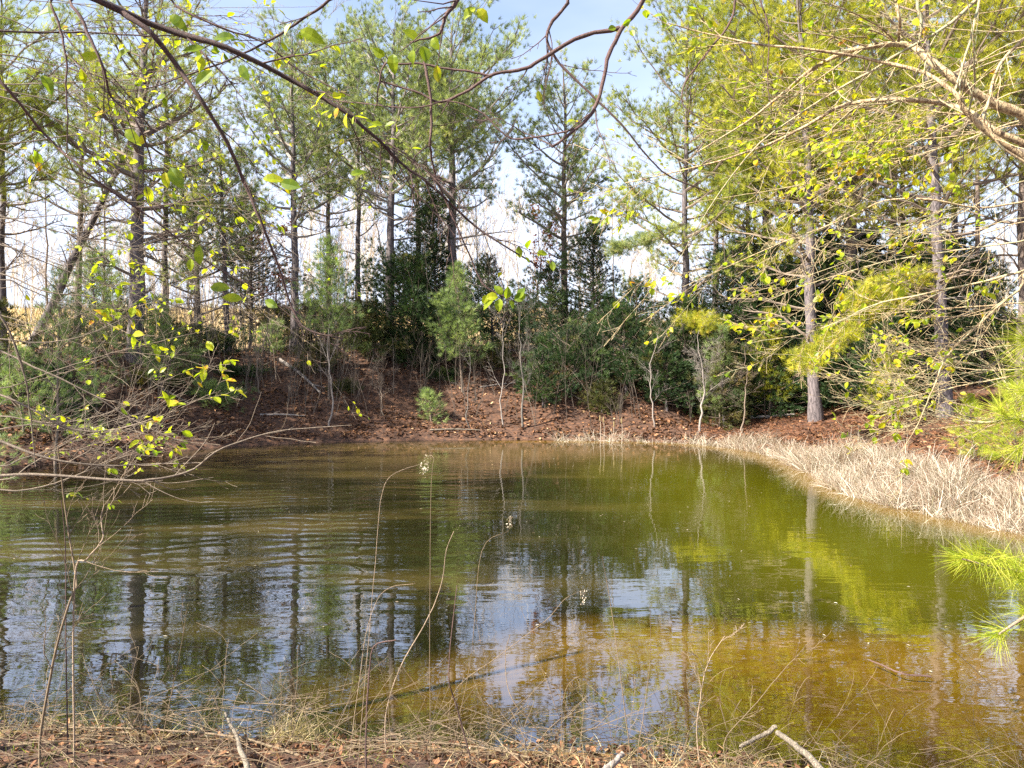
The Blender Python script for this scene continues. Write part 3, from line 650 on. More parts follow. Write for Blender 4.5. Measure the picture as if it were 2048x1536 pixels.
BT = [
 ('russet-leaved young tree behind the grey pine left of the middle', 560, 28, 470, .05, M_limb, 9, .9, leafR, .5),
 ('tall thin leafless tree in the gap right of the wide crowned pine', 963, 32, 300, .05, M_pale, 16, .6, None, 0),
 ('leafless tree with fine reddish twigs left of the slender pine', 1075, 31, 430, .05, M_limb, 14, .8, leafR, .25),
 ('leafless tree in the pale gap at the right, behind the thin pine', 1935, 34, 330, .06, M_limb_g, 18, .7, None, 0),
 ('leafless tree behind the trunk cut by the right edge', 2010, 36, 300, .06, M_limb_g, 18, .7, None, 0),
 ('leafless tree beyond the berm between the first two grey pines', 655, 33, 250, .05, M_limb, 16, .7, None, 0),
 ('leafless tree far behind the thick dark trunk at the left', 210, 31, 200, .06, M_limb, 16, .8, leafY, .1),
 ('leafless tree beyond the left edge pines', 90, 33, 260, .06, M_limb, 16, .8, None, 0),
 ('leafless tree right of the small dark pine', 480, 34, 260, .06, M_limb_g, 16, .8, None, 0),
 ('leafless tree glimpsed between the slender and the drooping pine', 1235, 35, 330, .06, M_limb_g, 16, .8, None, 0),
 ('leafless tree glimpsed between the thin trunks of the right half', 1440, 35, 280, .06, M_limb_g, 16, .8, None, 0),
]
for i, (lb, a, D, yt, r0, mt, nc, spd, lm, lp) in enumerate(BT):
    bare(lb, a, D, yt, r0, mt, 300 + i, nc, 3, spd, 'bare_tree', leafm=lm, leafp=lp, group='leafless trees beyond the berm', up=.5, t0=.2)
# undergrowth on the slope: stems nobody could count
W = Wood(9); r = W.rg
for j in range(700):
    a = r.uniform(60, 1560) if j % 4 else r.uniform(250, 720); D = r.uniform(21.3, 30) if a > 330 else r.uniform(18, 28); x = (a - 1024) / F * D; z = H(x, D)
    if sdist(np.array([x]), np.array([D]))[0] < .5: continue
    W.grow((x, D, z - .03), (r.normal() * .12, r.normal() * .12, 1), r.uniform(.5, 2.6) if j % 5 or D < 24 else r.uniform(3, 5.5), r.uniform(.006, .016), 2, 5, .6, .07, (0, 0, .2))
g = Geo(); tubes(g, W.p, W.r, 3); o = g.build('undergrowth', M_brush); stuff(o, 'leafless brushwood and thin stems covering the far bank slope', 'undergrowth')
# distant wood; pale bark colour stands in for distance haze
W = Wood(10); r = W.rg; O = []
for j in range(180):
    D = r.uniform(46, 88); x = r.uniform(-.75, .78) * D; z = H(x, D); h = r.uniform(5, 11)
    W.grow((x, D, z), (0, 0, 1), h, .06, 2, 11, .7, .05, (0, 0, .3), shrink=.35)
g = Geo(); tubes(g, W.p, np.maximum(W.r, .012), 3); o = g.build('distant_wood', M_pale); stuff(o, 'grey leafless wood beyond the field, seen through the pines', 'wood')

# ---- litter on the far and right banks
def scatter(n, xr, yr, dmin, dmax, seed, wfun=None):
    r = np.random.default_rng(seed); x = r.uniform(*xr, n); y = r.uniform(*yr, n); d = sdist(x, y); k = (d > dmin) & (d < dmax)
    if wfun is not None: k &= r.random(n) < wfun(x, y, d)
    x, y = x[k], y[k]; return np.stack([x, y, height(x, y)], -1), r
O, r = scatter(150000, (-13, 14), (12, 31), .02, 10, 1, lambda x, y, d: np.exp(-d / 6) * (.25 + .75 * sm(fnoise(x, y, 2.6, 15), -.5, .3))); n = len(O); g = Geo()
leaves(g, O + [0, 0, .015], r.normal(size=(n, 3)) * [1, 1, .35], np.array([[0, 0, 1.]]) + r.normal(size=(n, 3)) * .5, r.uniform(.04, .15, n), r.uniform(.02, .09, n), r.beta(1.1, 1.9, n))
stuff(g.build('leaf_litter', litterM), 'reddish dead leaves and pine straw covering the far bank', 'leaf litter')
# grass tussocks of the sunny field behind
O, r = scatter(26000, (-45, 45), (30, 66), 3, 99, 2); n = len(O); g = Geo()
ribbons(g, O, np.array([[0, 0, 1.]]) + r.normal(size=(n, 3)) * .35, r.uniform(.3, .8, n), .035, r.normal(size=(n, 3)) * .4, r.random(n), 2)
stuff(g.build('field_grass', strawM), 'sunlit dry tan grass of the field beyond the berm', 'grass')

# ---- reeds along the right shore
def shore_band(n, y0, y1, x0, lo, hi, seed):
    r = np.random.default_rng(seed); out = []
    seg = [(a, b) for a, b in zip(SHORE, np.roll(SHORE, -1, 0)) if a[0] > x0 and y0 < a[1] < y1]
    ln = np.array([np.hypot(*(b - a)) for a, b in seg]); pick = r.choice(len(seg), n, p=ln / ln.sum()); f = r.random(n)
    A = np.array([s[0] for s in seg])[pick]; B = np.array([s[1] for s in seg])[pick]; T = unit(B - A); Nn = np.stack([T[:, 1], -T[:, 0]], -1)
    P = A + (B - A) * f[:, None] ; o_ = r.uniform(lo, hi, n); return P, Nn, o_, r
def reeds(n, y0, y1, x0, lo, hi, hmin, hmax, seed, c0, c1, sp=.5, clump=False, W_=.010):
    P, Nn, o_, r = shore_band(n, y0, y1, x0, lo, hi, seed)
    tst = sdist(P[:, 0] + Nn[:, 0] * .1, P[:, 1] + Nn[:, 1] * .1); sg = np.where(tst > 0, 1, -1)
    if clump: keep = fnoise(P[:, 0], P[:, 1], 5, 4) > -.15; P, Nn, o_, sg = P[keep], Nn[keep], o_[keep], sg[keep]
    Q = P + Nn * (sg * o_)[:, None]; z = np.maximum(height(Q[:, 0], Q[:, 1]), -.04); n = len(Q); O = np.column_stack([Q, z - .01])
    hs = .45 + .75 * sm(fnoise(O[:, 0], O[:, 1], 3.2, 6), -.5, .5); dn = sm(fnoise(O[:, 0], O[:, 1], 4.5, 7), -.75, -.1) > r.random(n); O = O[dn]; hs = hs[dn]; n = len(O)
    lean = r.normal(size=(n, 3)) * sp + np.stack([fnoise(O[:, 0], O[:, 1], 6, 1), fnoise(O[:, 0], O[:, 1], 6, 2), 0 * O[:, 0]], -1) * .45; lean[:, 2] = 0; lean[:, 0] -= .18
    low = r.random(n) < .55
    D = np.array([[0, 0, 1.]]) + lean * np.where(low, 1.4, .45)[:, None]
    g = Geo(); ribbons(g, O, D, r.uniform(hmin, hmax, n) * hs * np.where(low, .9, 1), W_ * r.uniform(.6, 1.4, n), r.normal(size=(n, 3)) * [1, 1, .25] * .8 - np.array([0, 0, .55]) * (r.random(n) < .5)[:, None], np.clip(r.uniform(c0, c1, n), 0, 1), 5, .8)
    return g
g = reeds(27000, 8.6, 15.6, 4, -.5, 1.25, .14, .60, 3, -.25, 1, W_=.0062)
g2 = reeds(8000, 14.6, 19.6, 4, -.35, .6, .14, .46, 4, -.2, .8, W_=.0075)
for a in ('v', 'c'): getattr(g, a).extend(getattr(g2, a))
g.q.extend([q_ + g.n for q_ in g2.q]); g.n += g2.n
stuff(g.build('dead_reeds', reedM), 'bleached tangled dead reeds along the right shore', 'reeds')
g = reeds(1500, 19.3, 21.2, 1.2, -.5, .1, .16, .42, 5, .1, .9, .7, False, .008)
stuff(g.build('sparse_reeds', reedM), 'sparse broken pale reeds standing in the water at the far shore', 'reeds')
for i, (a, yt, lb) in enumerate([(1200, 830, 'tallest cattail of the far shore clump, second from left'), (1207, 833, 'cattail close right of the tallest one on the far shore'), (1222, 842, 'short leaning cattail of the far shore clump'), (1243, 835, 'lone pale cattail right of the far shore clump')]):
    D = 19.8; x = (a - 1024) / F * D; base = np.array([x, D, -.1]); root = thing('cattail', lb, 'cattail', base, 'cattails at the far shore'); top = px(a + (6 if i == 2 else 0), yt, D)
    P = resample([base, (base + top) / 2 + [.02, 0, 0], top], 10); g = Geo(); tubes(g, P, np.linspace(.007, .004, 10), 5, .6); g.build('stalk', reedM, root, off=base)
    g = Geo(); q0 = P[-1]; tubes(g, np.linspace(q0 - [0, 0, .16], q0, 5), np.array([.008, .017, .019, .016, .006]), 7, .35); g.build('seed_head', strawM, root, off=base)
# pine straw on the right bank
O, r = scatter(60000, (5, 14), (8, 24), .3, 7, 12); n = len(O); g = Geo()
blades(g, O + [0, 0, .02], r.normal(size=(n, 3)) * [1, 1, .15], r.uniform(.08, .2, n), .010, r.beta(1.5, 2, n))
stuff(g.build('pine_straw', foliage('pine_straw', [(0, (.05, .02, .012)), (.5, (.17, .065, .03)), (1, (.38, .19, .085))], .05, .7)), 'orange-brown fallen pine needles on the right bank', 'pine straw')

# ---- floating bits
r = np.random.default_rng(21); n = 330; x = r.uniform(-7, 6, n * 3); y = r.uniform(4.3, 20, n * 3); k = sdist(x, y) < -.2; k &= r.random(n * 3) < .25 + .75 * sm(x, -3, 1); x, y = x[k][:n], y[k][:n]; n = len(x); g = Geo()
leaves(g, np.stack([x, y, np.full(n, .006)], -1), r.normal(size=(n, 3)) * [1, 1, 0], np.array([[0, 0, 1.]]) + r.normal(size=(n, 3)) * .08, r.uniform(.008, .04, n), r.uniform(.003, .014, n), r.uniform(.0, .8, n), .05)
stuff(g.build('floating_litter', reedM), 'tiny pale leaf scraps floating on the pond', 'floating litter')

# ------------------------------------------------------------------ the near bank
O, r = scatter(60000, (-5, 6), (1.6, 5), -.12, 3, 31, lambda x, y, d: .35 + .65 * sm(fnoise(x, y, 3, 28), -.5, .2)); n = len(O); g = Geo()
leaves(g, O + [0, 0, .012], r.normal(size=(n, 3)) * [1, 1, .4], np.array([[0, 0, 1.]]) + r.normal(size=(n, 3)) * .6, r.uniform(.012, .055, n), r.uniform(.005, .03, n), r.beta(1.3, 2.2, n))
stuff(g.build('near_leaf_litter', litterM), 'brown dead leaves heaped on the near bank at the bottom', 'leaf litter')
O, r = scatter(24000, (-5, 6), (1.8, 5), -.15, 2.5, 32, lambda x, y, d: .3 + .7 * sm(fnoise(x, y, 3, 8), -.2, .4)); n = len(O); g = Geo()
ribbons(g, O, np.array([[0, 0, .5]]) + r.normal(size=(n, 3)) * [.7, .7, .3], r.uniform(.05, .20, n), .0022, r.normal(size=(n, 3)) * .7, r.random(n), 4)
stuff(g.build('dry_grass', strawM), 'dry straw and dead grass matted along the near bank', 'grass')
O, r = scatter(16000, (-5, 6), (1.8, 5), -.02, 1.6, 33, lambda x, y, d: sm(fnoise(x, y, 4, 18), .15, .5)); n = len(O); g = Geo()
ribbons(g, O, np.array([[0, 0, .8]]) + r.normal(size=(n, 3)) * [.6, .6, .2], r.uniform(.02, .07, n), .004, r.normal(size=(n, 3)) * .5, r.random(n), 3)
stuff(g.build('green_grass', grassM), 'short green grass and moss sprouting on the near bank', 'grass')
W = Wood(34); r = W.rg                                                 # fine twigs lying about
for j in range(760):
    x = r.uniform(-4.5, 4.5); y = r.uniform(2.2, 4.25)
    if sdist(np.array([x]), np.array([y]))[0] < -.25: continue
    z = max(H(x, y), 0) + .02 + r.random() * .05; a = r.normal() * .5 + (math.pi if r.random() < .5 else 0)
    W.grow((x, y, z), (math.cos(a), math.sin(a), r.normal() * .06), r.uniform(.15, .9), r.uniform(.001, .0032), 1, 2, .5, .06)
stuff(W.build('twig_litter', M_stem, None, (0, 0, 0), 4), 'fallen thin brown twigs criss-crossing the near bank', 'twigs')

# litter sunk on the pond bed
O, r = scatter(16000, (-3, 6), (2.6, 6.2), -2.2, -.03, 55); n = len(O); g = Geo()
leaves(g, O + [0, 0, .008], r.normal(size=(n, 3)) * [1, 1, .1], np.array([[0, 0, 1.]]) + r.normal(size=(n, 3)) * .2, r.uniform(.01, .06, n), r.uniform(.004, .02, n), r.beta(1.6, 1.6, n))
stuff(g.build('sunken_litter', litterM), 'dead leaves and needles sunk on the amber pond bed', 'leaf litter')

def stick(label, pts, r0, r1, mat, name='fallen_branch', cat='fallen branch', seed=0, nch=3, grp=None):
    base = np.array(pts[0]); root = thing(name, label, cat, base, grp); W = Wood(seed); P, Rr = W.trace(pts, r0, r1, 20, .002)
    g = Geo(); tubes(g, P, Rr, 8, .6, .06); g.build('stem', mat, root, off=base, smooth=True)
    if nch: W.side(P, Rr, np.linalg.norm(P[-1] - P[0]), 1, nch, .7, .1, shrink=.22); W.build('side_twigs', mat, root, base)
    return root
stick('pale forked fallen branch, its thick arm slanting down to the bottom edge', [px(1555, 1466, 3.6), px(1590, 1490, 3.45), px(1625, 1520, 3.3), px(1670, 1570, 3.1)], .012, .016, M_stick, seed=1, nch=0)
stick('pale straight branch meeting the forked one at the near water edge', [px(1480, 1496, 3.55), px(1520, 1478, 3.6), px(1560, 1462, 3.62)], .008, .011, M_stick, seed=2, nch=1)
stick('grey fallen stick standing aslant at the bottom left of the middle', [px(450, 1425, 3.9), px(470, 1470, 3.6), px(500, 1545, 3.1)],   .006, .012, M_stick, seed=3, nch=0)
stick('short grey stub of wood poking up from the near bank, right of the middle', [px(1208, 1545, 3.2), px(1228, 1520, 3.25), px(1240, 1500, 3.3)], .016, .010, M_limb_g, seed=4, nch=0)
stick('long dark twig lying level along the near bank, left half', [px(120, 1455, 3.95), px(300, 1457, 3.85), px(480, 1470, 3.7), px(660, 1520, 3.4)], .004, .006, M_stem, seed=5)
stick('reddish twig lying level across the near bank, in the middle', [px(700, 1480, 3.6), px(900, 1490, 3.55), px(1060, 1520, 3.4)], .004, .004, M_stem, seed=6)
stick('sunken brown branch resting in the amber shallows at the right', [px(1740, 1320, 4.9), px(1800, 1340, 4.7), px(1870, 1350, 4.65)], .004, .006, M_twig_dark, seed=7)

for i, (lb, a, b, D0, D1, r_) in enumerate([
 ('dark fallen log lying down the far slope, left of the middle', (560, 770), (640, 830), 24, 22.4, .06), ('pale dead branch at the far waterline below the bright young pine', (860, 872), (960, 866), 21.2, 21.3, .025),
 ('grey dead branch half in the water at the far shore, left', (520, 880), (610, 868), 20.9, 21.3, .03), ('fallen pale limb on the slope right of the pale sapling', (1110, 800), (1180, 818), 23.6, 22.7, .03),
 ('rotten log across the straw left of the reed edge pine', (1500, 835), (1590, 842), 22.3, 21.8, .05), ('dead branch on the left shore under the thick dark trunk', (300, 850), (380, 870), 20.6, 20.4, .035),
 ('thin fallen branch high on the middle slope', (960, 795), (1060, 780), 23.6, 23.9, .022)]):
    def gp(q, D): x = (q[0] - 1024) / F * D; return np.array([x, D, H(x, D) + r_ * .8])
    p0, p1 = gp(a, D0), gp(b, D1); pm = gp(((a[0] + b[0]) / 2, 0), (D0 + D1) / 2); stick(lb, [p0, pm + [0, 0, .03], p1], r_, r_ * .5, M_stick if i % 2 else M_limb_g, seed=60 + i, nch=4, grp='fallen wood on the far bank')
# weeds standing on the near bank (traced upward from their feet)
WS = [
 ('dark straight weed stem left of the middle, thickest of the near stems', [(732, 1540), (735, 1430), (742, 1330), (750, 1290), (790, 1278)], .0045, 3.15, M_twig_dark, 0),
 ('tall hair-thin stem hooked to the left at its top, with a dry seed tuft', [(862, 1545), (860, 1300), (860, 1100), (864, 960), (868, 915), (856, 910)], .0018, 3.3, M_stem, 1),
 ('arching thin stem whose dry seed head hangs over the water left of the hooked stem', [(715, 1540), (735, 1300), (752, 1100), (762, 990), (790, 950), (845, 930)], .0016, 3.3, M_twig_tan, 1),
 ('thin stem bending right to a seed head in the open water', [(905, 1500), (940, 1300), (960, 1100), (1010, 1060), (1012, 1030)], .0016, 3.4, M_stem, 1),
 ('pale curved stem with a thick tip rising in front of the reflections', [(770, 1430), (800, 1330), (850, 1240), (880, 1160), (888, 1100), (903, 1060)], .0032, 3.5, M_twig_tan, 0),
 ('dark stem crooked left at the bottom right of the middle', [(945, 1540), (920, 1450), (905, 1390), (898, 1360), (900, 1290), (915, 1170)], .0038, 3.3, M_twig_dark, 0),
 ('dark thin stem curving right along the water, middle', [(1130, 1540), (1080, 1470), (1030, 1410), (1013, 1370), (1010, 1310), (1020, 1270)], .0028, 3.3, M_stem, 0),
 ('long dark stem leaning left, right of the middle', [(1265, 1545), (1245, 1400), (1225, 1250), (1212, 1170), (1205, 1115)], .0024, 3.2, M_stem, 0),
 ('upright reddish stem beside the long leaning one', [(1275, 1500), (1290, 1400), (1300, 1300), (1298, 1210)], .0020, 3.4, M_stem, 0),
 ('slanting stem ending in a curly seed head over the middle reflections', [(905, 1390), (1000, 1310), (1090, 1240), (1130, 1195), (1165, 1180)], .0018, 3.6, M_stem, 1),
 ('branched tan weed at the water edge, right half', [(1395, 1480), (1400, 1400), (1415, 1330), (1450, 1275)], .0034, 3.7, M_twig_tan, 2),
 ('slim stem slanting right from the branched tan weed', [(1450, 1480), (1500, 1420), (1560, 1350), (1600, 1308)], .0022, 3.7, M_stem, 2),
 ('thin slanting stem at the far right bottom crossing the sky reflection', [(2060, 1470), (2010, 1400), (1950, 1330), (1880, 1270)], .0026, 3.4, M_stem, 0),
 ('red-brown sapling rising on the left in front of the trunk reflections', [(80, 1480), (95, 1380), (115, 1280), (142, 1190), (150, 1165), (135, 1080), (120, 970), (112, 900)], .0058, 3.4, M_stem, 3),
 ('pale crooked side stem right of the red-brown sapling', [(150, 1165), (175, 1120), (205, 1080), (203, 1040), (208, 1010)], .004, 3.4, M_twig_tan, 2),
 ('straight thin dark stem just right of the red-brown sapling', [(135, 1480), (130, 1300), (126, 1100), (118, 1000)], .0035, 3.5, M_twig_dark, 0),
 ('slender dark stem with few twigs left of the bottom middle', [(325, 1480), (345, 1380), (365, 1300), (372, 1250)], .0022, 3.6, M_stem, 2),
 ('dark stem beside the dry tuft, left of the thickest stem', [(560, 1520), (585, 1470), (602, 1420), (640, 1400)], .0026, 3.5, M_stem, 2),
 ('thin stem left of the curved pale one with drooping tip', [(700, 1500), (715, 1380), (735, 1250), (770, 1180), (830, 1168)], .0018, 3.5, M_twig_tan, 0),
]
for i, (lb, pts, r0, D, mt, kind) in enumerate(WS):
    n = len(pts); Ds = [D + .10 * math.sin(i * 1.7 + k * .9) * k / n for k in range(n)]
    P3 = np.array([px(a, b, d) for (a, b), d in zip(pts, Ds)]); f = P3[0]; gz = max(H(f[0], f[1]), -.2); 
    if f[2] - gz > .01: P3 = np.vstack([[f[0] + .01, f[1] - .02, gz - .02], P3])
    base = P3[0]; root = thing('weed_stalk', lb, 'weed', base, 'weed stalks on the near bank'); W = Wood(400 + i); P, Rr = W.trace(P3, r0, r0 * .45, 26, .0012)
    g = Geo(); tubes(g, P, Rr * 1.1, 6, .5); g.build('stem', mt, root, off=base, smooth=True)
    ln = np.linalg.norm(P[-1] - P[0])
    if kind >= 2: W.side(P, Rr, ln, 2, 6 if kind == 2 else 11, .7, .1, (0, 0, .3), shrink=.28, t0=.3); W.build('side_twigs', mt, root, base)
    if kind == 1:
        g = Geo(); k = 42; tp = P[-1]; r = W.rg; hang = np.array([.0, 0, -.035]); O = tp + hang * r.random((k, 1)) * 1.6 + r.normal(size=(k, 3)) * .007
        leaves(g, O, r.normal(size=(k, 3)), r.normal(size=(k, 3)), .010, .0045, r.random(k)); g.build('seed_head', reedM, root, off=base)
# many hair-thin weeds and bramble arcs rising by the water
W = Wood(77); r = W.rg
for j in range(260):
    x = r.uniform(-2.8, 2.3); y = r.uniform(3.2, 4.3) if r.random() < .8 else r.uniform(2.9, 3.4)
    if sdist(np.array([x]), np.array([y]))[0] < -.25: continue
    W.grow((x, y, max(H(x, y), -.03)), (r.normal() * .45, r.normal() * .3, 1), r.uniform(.12, .5), r.uniform(.0008, .0018), 1, 3, .6, .12, (r.normal() * .7, 0, -.3))
stuff(W.build('fine_weeds', M_stem, None, (0, 0, 0), 3), 'hair-thin dry weeds and bramble stems at the near water edge', 'weeds')
# curly dry grass tuft
base = px(585, 1440, 3.95); base[2] = H(base[0], base[1]); root = thing('grass_tuft', 'curly straw-coloured grass tuft at the near water edge, left of the middle', 'grass tuft', base)
g = Geo(); r = np.random.default_rng(5); n = 240; O = base + r.normal(size=(n, 3)) * [.07, .04, .0]; ribbons(g, O, r.normal(size=(n, 3)) * [.7, .5, .2] + [0, 0, .8], r.uniform(.08, .22, n), .003, r.normal(size=(n, 3)) * 1.4, r.uniform(.3, 1, n), 6); g.build('blades', strawM, root, off=base)

# ------------------------------------------------------------------ branches round the viewer
def near_tree(label, trunk, r0, branches, mat, leafmat, seed, Lf, Wf, name='shoreline_tree', cat='tree', bark_=None, group=None, lkeep=.6, smax=.97):
    base = np.array(trunk[0], float); root = thing(name, label, cat, base, group); W = Wood(seed)
    T = resample([np.array(p, float) for p in trunk], 24); g = Geo(); tubes(g, T, np.linspace(r0, r0 * .35, 24), 9, .5, .04); g.build('trunk', bark_ or mat, root, off=base, smooth=True)
    big = Geo()
    for (join, pts, ra, rb, nch, lev, leaf, shrink, opt) in branches:
        pts3 = [px(a, b, d) for a, b, d in pts]
        if join is not None: pts3 = [T[int(np.clip(join * 23, 0, 23))]] + pts3
        n = 36; P = resample(pts3, n); P = P + W.rg.normal(size=P.shape).cumsum(0) * .0012; P[0] = pts3[0]; Rr = np.linspace(ra, rb, n) * (1 + .06 * np.sin(np.arange(n) * 1.9))
        tubes(big, P, Rr, 7, W.rg.random(), .04); Ln = np.linalg.norm(P[-1] - P[0])
        if nch: W.side(P, Rr * .8, Ln, lev, nch, opt.get('spread', .75), opt.get('wob', .10), opt.get('bias', (0, 0, .05)), leaf, shrink, opt.get('ln', 2), opt.get('t0', .3))
    if W.p: tubes(big, W.p, np.maximum(W.r, .0007), 4)
    big.build('branches', mat, root, off=base, smooth=True)
    if W.lo:
        kk = W.rg.random(len(W.lo)) < lkeep; cl = fnoise(np.array(W.lo)[:, 0] + np.array(W.lo)[:, 1], np.array(W.lo)[:, 2], 5, seed) > -.1; kk &= cl
        W.lo = [q for q, f in zip(W.lo, kk) if f]; W.ld = [q for q, f in zip(W.ld, kk) if f]
    W.build_leaves(leafmat, root, base, Lf, Wf, smax=smax)
    return root, W, base

# left tree: dark limbs arching over the view
o0 = dict(bias=(0, 0, -.25)); o1 = dict(bias=(.1, 0, -.1), spread=.6)
near_tree('tree left of the viewer, dark limbs arching down across the upper left sky',
 [(-1.9, 1.1, .25), (-1.95, 1.15, 1.4), (-1.8, 1.3, 2.4), (-1.7, 1.5, 3.3)], .07, [
 (.85, [(40, -60, 1.9), (160, -15, 1.9), (240, 22, 1.95), (330, 60, 2.0), (430, 88, 2.0), (520, 125, 2.05), (600, 168, 2.1), (680, 215, 2.1), (745, 265, 2.15), (800, 320, 2.2), (860, 365, 2.2), (940, 440, 2.3), (1010, 490, 2.3), (1090, 540, 2.4)], .0105, .002, 15, 2, .22, .14, o0),
 (None, [(240, 22, 1.95), (300, 65, 1.95), (350, 130, 2.0), (400, 200, 2.0), (452, 285, 2.05), (490, 370, 2.1), (522, 440, 2.1), (552, 520, 2.15), (578, 595, 2.2), (612, 655, 2.2), (690, 680, 2.2)], .0075, .0016, 9, 2, .25, .14, o0),
 (.8, [(60, -50, 1.7), (95, 5, 1.7), (120, 65, 1.7), (130, 130, 1.7), (128, 220, 1.72), (126, 310, 1.75)], .004, .0012, 5, 1, .2, .12, o0),
 (.8, [(90, -50, 1.8), (135, 0, 1.8), (172, 62, 1.8), (200, 130, 1.8), (218, 188, 1.85), (268, 240, 1.85), (292, 300, 1.9), (300, 335, 1.9)], .005, .0014, 7, 2, .35, .2, o0),
 (.6, [(-120, 60, 2.0), (0, 165, 2.0), (90, 270, 2.1), (170, 340, 2.1), (300, 430, 2.2), (420, 520, 2.3), (520, 580, 2.4)], .005, .0014, 9, 2, .3, .2, o1),
 (.9, [(500, -160, 2.3), (400, -60, 2.3), (340, 0, 2.3), (430, 50, 2.3), (520, 80, 2.35), (600, 140, 2.4), (700, 190, 2.4)], .005, .0016, 8, 2, .3, .2, o1),
 (.9, [(720, -80, 2.2), (660, 0, 2.2), (590, 45, 2.2), (520, 90, 2.2), (430, 130, 2.2), (330, 165, 2.2), (260, 180, 2.2)], .0055, .0014, 8, 2, .35, .2, o1),
 (.7, [(-100, 20, 2.2), (0, 60, 2.2), (150, 62, 2.3), (300, 68, 2.3), (400, 75, 2.4), (540, 150, 2.5)], .004, .0012, 8, 2, .3, .25, o1),
 ], M_twig_dark, leafY, 900, .030, .018, lkeep=.6, smax=.9)

# a second trunk in the left thicket, farther off, fine tan twigs and yellow leaves
br = []; r = np.random.default_rng(3)
for k in range(21):
    y0 = r.uniform(-40, 800) if k < 12 else r.uniform(-60, 420); D = r.uniform(2.6, 4.4); s = r.uniform(-.25, .65) if y0 < 500 else r.uniform(-.6, .15); Lx = r.uniform(330, 760) * (1 if y0 < 450 else .65); b = r.uniform(-60, 110)
    pts = [(-150, y0 - 20, D)] + [(x_, y0 + s * x_ + b * (x_ / Lx) ** 2, D + .3 * x_ / Lx) for x_ in np.linspace(0, Lx, 6)]
    br.append((float(np.clip((900 - y0) / 1000, .1, .95)), pts, r.uniform(.0018, .0042), .0008, 7, 2, .5, .26, dict(bias=(.15, 0, r.uniform(-.2, .2)), spread=.75, ln=3, wob=.15)))
near_tree('leafless shrub crowding the left edge with tan twigs and yellow-green leaves', [(-3.3, 3.0, .2), (-3.35, 3.1, 1.2), (-3.2, 3.2, 2.4), (-3.1, 3.4, 3.6)], .05, br, M_twig_mid, leafY, 901, .029, .019, lkeep=.72, smax=.85, name='bare_shrub', cat='shrub')
br = []
for k in range(7):
    y0 = r.uniform(560, 980); D = r.uniform(4.5, 6.5); s = r.uniform(-.35, .25); Lx = r.uniform(160, 380)
    pts = [(-160, y0, D)] + [(x_, y0 + s * x_ + 30 * math.sin(x_ / 90 + k), D + .3 * x_ / Lx) for x_ in np.linspace(0, Lx, 6)]
    br.append((float(np.clip((1000 - y0) / 600, .1, .95)), pts, .006, .0015, 9, 2, .35, .25, dict(bias=(.1, 0, .3), spread=.7, ln=3)))
near_tree('low leafless shrub behind the first, hanging over the water at the left', [(-5.2, 5.4, .0), (-5.1, 5.3, .9), (-5.0, 5.2, 1.9), (-4.9, 5.2, 2.9)], .05, br, M_twig_mid, leafY, 902, .042, .025, lkeep=.6, smax=.85, name='bare_shrub', cat='shrub')
# low twigs reaching out over the water on the left
near_tree('low bush at the left whose pale bare twigs reach out over the water', [(-2.75, 3.0, .15), (-2.8, 3.1, .7), (-2.75, 3.15, 1.2), (-2.7, 3.2, 1.7)], .03, [
 (.95, [(-60, 870, 3.2), (0, 885, 3.2), (80, 915, 3.2), (180, 932, 3.25), (300, 930, 3.3), (400, 928, 3.3)], .008, .002, 8, 2, .05, .2, dict(bias=(.1, 0, .3))),
 (.8, [(-50, 960, 3.1), (60, 950, 3.1), (240, 963, 3.1), (300, 962, 3.1), (380, 945, 3.15), (432, 905, 3.15), (490, 880, 3.2), (560, 860, 3.2), (640, 853, 3.2), (705, 850, 3.2)], .007, .0014, 10, 1, .03, .12, dict(bias=(.1, 0, .6), spread=.8)),
 (.95, [(-60, 790, 3.2), (60, 820, 3.2), (130, 860, 3.25), (220, 870, 3.3), (330, 840, 3.3), (420, 800, 3.35), (450, 790, 3.4)], .005, .0012, 9, 2, .5, .22, dict(bias=(.1, 0, .4), ln=4)),
 (1, [(-60, 600, 3.0), (10, 640, 3.0), (50, 740, 3.05), (65, 830, 3.1), (75, 930, 3.1)], .006, .002, 6, 2, .05, .25, dict(bias=(.1, 0, 0))),
 (1, [(-60, 700, 3.3), (80, 740, 3.3), (180, 790, 3.35), (260, 840, 3.4), (350, 880, 3.4), (440, 890, 3.4)], .005, .0012, 10, 2, .35, .24, dict(bias=(.1, 0, .3), ln=3)),
 (1, [(-60, 560, 3.3), (100, 585, 3.3), (200, 600, 3.35), (270, 640, 3.4), (330, 630, 3.45)], .004, .0012, 8, 2, .5, .25, dict(bias=(.1, 0, .1), ln=4)),
 ], M_twig_mid, leafY, 903, .045, .024, name='bush', cat='bush')

